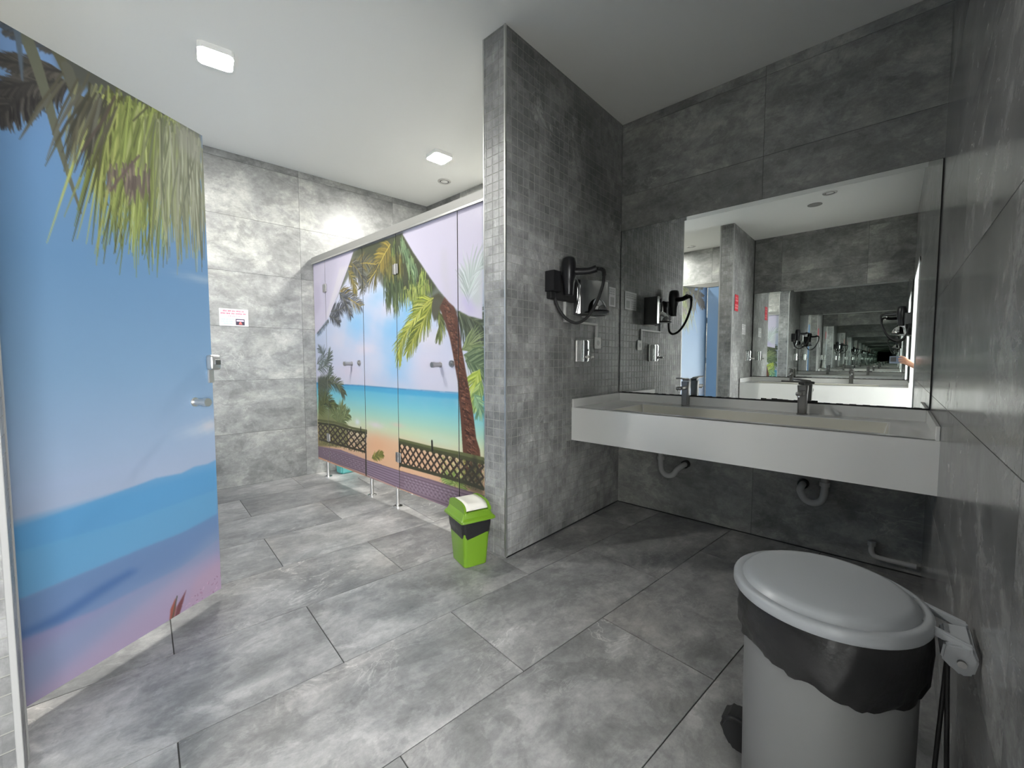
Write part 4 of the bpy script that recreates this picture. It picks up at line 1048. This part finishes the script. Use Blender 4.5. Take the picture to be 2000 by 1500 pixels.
dup(bas, (XR, YF, 0), PI, 'white trough basin against the opposite wall, seen only in the mirror')
dup(tap1, (-.41, YF + .095, .828), PI, 'tap on the opposite basin nearer the doorway, seen only in the mirror')
dup(tap1, (-1.08, YF + .095, .828), PI, 'tap on the opposite basin nearer the mosaic wall, seen only in the mirror')

# ------------------------------------------------------------------ green swing-lid bin
gb = thing('swing_bin', 'small lime green swing bin with cream flap and black liner by the mosaic wall end', 'bin', (-1.757, 1.556, 0), math.atan2(-.048, .168))
def tapered(bm, secs, bev, caps=(True, True), seg=3):
    rings = []
    for z, w, d, *o in secs:
        r = min(bev, w, d) ; ring = []
        ox, oy = (o + [0, 0])[:2]
        for sx, sy, a0 in ((1, 1, 0), (-1, 1, PI / 2), (-1, -1, PI), (1, -1, 1.5 * PI)):
            for k in range(seg + 1):
                a = a0 + k / seg * PI / 2; ring.append(bm.verts.new((ox + sx * (w - r) + r * math.cos(a), oy + sy * (d - r) + r * math.sin(a), z)))
        rings.append(ring)
    n = len(rings[0])
    for a, c in zip(rings, rings[1:]):
        for i in range(n): bm.faces.new((a[i], a[(i + 1) % n], c[(i + 1) % n], c[i]))
    if caps[0]: bm.faces.new(rings[0][::-1])
    if caps[1]: bm.faces.new(rings[-1])
    return rings
b = B(); tapered(b, [(0, .080, .066), (.004, .084, .070), (.280, .106, .086)], .018, (True, True)); obj('bin_body', b, M_green, gb, smooth=True)
b = B(); secs = []; rr = tapered(b, [(.180, .0985, .0812), (.205, .1035, .085), (.235, .107, .0885), (.278, .1095, .090)], .022, (False, False), 5)
for i, v in enumerate(rr[0]): v.co.z += .014 * math.sin(i * 1.3) + .010 * math.sin(i * 3.1 + 1)
for r in rr[1:3]:
    for i, v in enumerate(r): v.co.x *= 1 + .012 * math.sin(i * 2.3 + v.co.z * 90); v.co.y *= 1 + .012 * math.cos(i * 1.9 + v.co.z * 70)
obj('bin_liner', b, M_bag, gb, smooth=True)
b = B(); tapered(b, [(.266, .124, .103), (.270, .127, .106), (.280, .125, .104), (.290, .114, .094), (.316, .106, .081), (.320, .100, .076)], .014)
gl = obj('bin_lid', b, M_green, gb, smooth=.5)
arc = []                                     # boxy arch of the swing flap, along the lid's long axis
for k in range(15):
    a = -1.38 + 2.76 * k / 14; c_, s_ = math.cos(a), math.sin(a)
    arc.append((.100 * math.copysign(abs(s_) ** .62, s_), .306 + .056 * abs(c_) ** .62))
for s in (-1, 1):
    b = B(); y0, y1 = sorted((s * .066, s * .080))
    pr = [(-.104, .312)] + [(x * 1.03, z + .003) for x, z in arc if z > .313] + [(.104, .312)]
    a = [b.verts.new((x, y0, z)) for x, z in pr]; c = [b.verts.new((x, y1 + (s * .006 if (z < .33 and s > 0) else 0), z)) for x, z in pr]
    b.faces.new(a); b.faces.new(c[::-1])
    for i in range(len(pr)): b.faces.new((a[i], a[(i + 1) % len(pr)], c[(i + 1) % len(pr)], c[i]))
    obj('lid_cheek', b, M_green, gl, smooth=.6)
b = B(); rows = []
for k, (x, z) in enumerate(arc):
    rows.append([b.verts.new((x, y, z - .005 * (abs(y) < .025) * (4 < k < 10))) for y in (-.0655, -.040, -.022, .022, .040, .0655)])
for r0, r1 in zip(rows, rows[1:]):
    for i in range(5): b.faces.new((r0[i], r0[i + 1], r1[i + 1], r1[i]))
o = obj('swing_flap', b, M_cream, gl, smooth=True)
md = o.modifiers.new('thick', 'SOLIDIFY'); md.thickness = .004

# ------------------------------------------------------------------ big pedal bin by the side wall
pb = thing('pedal_bin', 'large round pale grey pedal bin with domed lid and black liner, by the side wall', 'bin', (-.099, 1.242, 0))
b = B(); lathe(b, [(.162, 0), (.166, .006), (.170, .30), (.171, .562), (.160, .566)], 0, 0, 64); obj('bin_body', b, M_greybin, pb, smooth=True)
b = B(); n = 96; zs = [.446, .466, .492, .52, .545, .570, .584]; rings = []
for k, z in enumerate(zs):
    ring = []
    for i in range(n):
        a = 2 * PI * i / n; u = k / (len(zs) - 1)
        low = .010 * math.sin(2 * a + .6) + .006 * math.sin(3 * a + 1) + .003 * math.sin(7 * a) + .0025 * math.sin(16 * a + 2) + .0015 * math.sin(29 * a)
        cr = .0030 * math.sin(9 * a + 14 * u) + .0022 * math.sin(21 * a - 9 * u + 1) + .0018 * math.sin(37 * a + 23 * u)
        r = .177 + .010 * math.sin(PI * u) ** .8 + cr * (1 - .5 * u)
        ring.append(b.verts.new((r * math.cos(a), r * math.sin(a), z + (1 - u) * low)))
    rings.append(ring)
for r0, r1 in zip(rings, rings[1:]):
    for i in range(n): b.faces.new((r0[i], r0[(i + 1) % n], r1[(i + 1) % n], r1[i]))
obj('bin_liner', b, M_bag, pb, smooth=1.2)
b = B(); lathe(b, [(.150, .570), (.1905, .572), (.1935, .577), (.1935, .592), (.1905, .598), (.184, .6000), (.1765, .5985), (.1735, .5975), (.1705, .600), (.166, .607), (.160, .6125), (.150, .6155), (.12, .6185), (.06, .621), (.004, .622)], -.006, 0, 72)
ld = obj('bin_lid', b, M_lid, pb, smooth=.9)
for y in (-.020, .078):
    b = B(); bmesh.ops.create_cube(b, size=1)
    for v in b.verts: v.co = Vector((.194 + v.co.x * .088, y + v.co.y * .013 - (v.co.x + .5) * .03, .592 + v.co.z * .018 - (v.co.x + .5) * .014))
    bmesh.ops.bevel(b, geom=b.edges[:], offset=.003, segments=2, affect='EDGES'); obj('hinge_arm', b, M_lid, pb)
b = B(); q = [(.196, .578), (.238, .584), (.246, .560), (.240, .528), (.222, .520), (.205, .535), (.192, .545)]
a = [b.verts.new((x, -.055, z)) for x, z in q]; c = [b.verts.new((x, .040, z)) for x, z in q]
b.faces.new(a); b.faces.new(c[::-1])
for i in range(len(q)): b.faces.new((a[i], a[(i + 1) % len(q)], c[(i + 1) % len(q)], c[i]))
bmesh.ops.bevel(b, geom=b.edges[:], offset=.004, segments=2, affect='EDGES'); hb = obj('hinge_block', b, M_lid, pb, smooth=.6)
b = B(); cyl(b, (.222, -.062, .548), (.222, .046, .548), .007, n=14); obj('hinge_pin', b, M_dsteel, hb, smooth=True)
for x0, x1, y1 in ((.205, .188, -.012), (.205, .222, -.050)):
    b = B(); cyl(b, (x0, -.02, .535), (x1, y1, .015), .0042, n=10); obj('lift_rod', b, M_blackmatt, pb, smooth=True)
b = B(); q = [(-.205, .030), (-.160, .030), (-.160, .128), (-.200, .134), (-.224, .124), (-.238, .098), (-.232, .070)]
a = [b.verts.new((x, .015, z)) for x, z in q]; c = [b.verts.new((x, .088, z)) for x, z in q]
b.faces.new(a); b.faces.new(c[::-1])
for i in range(len(q)): b.faces.new((a[i], a[(i + 1) % len(q)], c[(i + 1) % len(q)], c[i]))
bmesh.ops.bevel(b, geom=b.edges[:], offset=.012, segments=3, affect='EDGES'); obj('pedal', b, M_blackmatt, pb, smooth=True)

# ------------------------------------------------------------------ ceiling fixtures
def lamp(label, x, y, rot, key, half=.092):
    t = thing('ceiling_light', label, 'ceiling light', (x, y, CZ), rot)
    b = B(); tapered(b, [(0, half, half), (-.030, half, half), (-.0315, half - .002, half - .002), (-.0315, half - .005, half - .005), (-.024, half - .007, half - .007)], .03, (True, True)); obj('frame', b, M_pvc, t, smooth=.5)
    b = B(); tapered(b, [(-.0245, half - .008, half - .008), (-.030, half - .0085, half - .0085), (-.0312, half - .012, half - .012)], .03); obj('diffuser', b, glow('light ' + key, (1.0, .985, .93), LAMP[key]), t, smooth=True)
    return t
lamp('lit square ceiling light over the passage in front of the stalls', -3.045, .715, TH - .10, 'corridor')
lamp('lit ceiling light above the far stalls with the palm print front', -3.045, 2.37, TH, 'stall')
lamp('lit ceiling light above the stalls behind the open door, seen by its light', -3.05, -.58, TH, 'opposite stall')
def downlight(label, x, y):
    t = thing('downlight', label, 'downlight', (x, y, CZ))
    b = B(); lathe(b, [(.044, 0), (.066, 0), (.066, -.004), (.060, -.008), (.048, -.008), (.044, -.002)], 0, 0, 36, cap=False); obj('trim_ring', b, M_steel, t, smooth=True)
    b = B(); lathe(b, [(.045, -.0005), (.036, -.004), (.0, -.005)], 0, 0, 30, cap=False); obj('lens', b, M_pvc, t, smooth=True)
    b = B(); lathe(b, [(.047, -.0015), (.040, -.0062), (.036, -.0058), (.040, -.0012)], 0, 0, 30, cap=False); obj('gasket', b, M_dgrey, t, smooth=True)
    return t
downlight('round unlit downlight in the ceiling above the far stalls', -3.444, 2.742)
downlight('round unlit downlight between the two basins, seen in the mirror', -.583, .30)
downlight('round unlit downlight above the stalls behind the open door, seen in the mirror', -2.468, -.90)
cp = thing('ceiling_disc', 'flat grey disc on the ceiling between the basins, seen in the mirror', 'cover plate', (-.752, -.02, CZ))
b = B(); lathe(b, [(.072, -.004), (.072, 0)], 0, 0, 36); obj('disc_body', b, mat('plain grey', '8a8a88', .6), cp)  # round grey spot on the ceiling, modelled as a flat disc

# ------------------------------------------------------------------ the person taking the picture: hand and phone at the doorway
R3 = Vector((rt.x, rt.y, 0)); F3 = Vector((fw.x, fw.y, 0)).normalized()
def ph(r, f, z): return R3 * r + F3 * f + Vector((0, 0, z))
pt = thing('phone', 'blue grey phone held sideways in a hand, seen in the mirror', 'phone', (0, 0, 0), math.atan2(R3.y, R3.x))
b = B(); box(b, -.055, .105, -.0150, -.0075, 1.108, 1.186, .004, 3); obj('phone_body', b, M_phone, pt, smooth=True)
b = B(); box(b, -.040, .020, -.0076, -.0055, 1.128, 1.178, .0015); obj('camera_island', b, M_dgrey, pt)
hand = bpy.data.meshes.new('person'); V, E, RAD = [], [], []
def chain(prev, pts):
    for p, r in pts:
        V.append(ph(*p)); RAD.append(r); k = len(V) - 1
        if prev is not None: E.append((prev, k))
        prev = k
    return prev
V.append(ph(.185, .004, 1.098)); RAD.append(.026)
chain(0, [((.23, -.012, 1.075), .026), ((.30, -.045, 1.045), .033), ((.40, -.10, 1.00), .039), ((.50, -.15, .96), .041)])
palm = chain(0, [((.158, .008, 1.118), .024)])
for z0, z1, L, f in ((1.166, 1.184, .068, .014), (1.150, 1.160, .078, .018), (1.132, 1.138, .072, .018), (1.114, 1.116, .058, .014)):
    chain(palm, [((.134, .014, z0), .0125), ((.118, .020, (z0 + z1) / 2), .0098), ((.118 - L * .45, f, z1), .0085), ((.118 - L * .75, f - .008, z1 - .002), .0072)])
chain(palm, [((.150, -.018, 1.135), .012), ((.122, -.028, 1.150), .0098), ((.098, -.026, 1.156), .0085)])
hand.from_pydata(V, E, [])
ho = bpy.data.objects.new('person', hand); COL.objects.link(ho)
tag(ho, 'person reaching in through the doorway, hand holding a phone, seen in the mirror', 'person')
sm = ho.modifiers.new('skin', 'SKIN'); sm.use_smooth_shade = True
lay = hand.skin_vertices[0] if hand.skin_vertices else None
if lay is None:
    bm_ = bmesh.new(); bm_.from_mesh(hand); bm_.verts.layers.skin.verify(); bm_.to_mesh(hand); bm_.free(); lay = hand.skin_vertices[0]
for i, r in enumerate(RAD): lay.data[i].radius = (r, r)
lay.data[0].use_root = True
ss = ho.modifiers.new('sub', 'SUBSURF'); ss.levels = ss.render_levels = 2
hand.materials.append(M_skin)
b = B(); tube(b, [ph(.245, -.016, 1.07), ph(.30, -.045, 1.045), ph(.40, -.10, 1.0), ph(.52, -.16, .95)], .045, 16, 5, lambda u: .040 + .014 * u)
obj('sleeve', b, M_sleeve, ho, smooth=True)
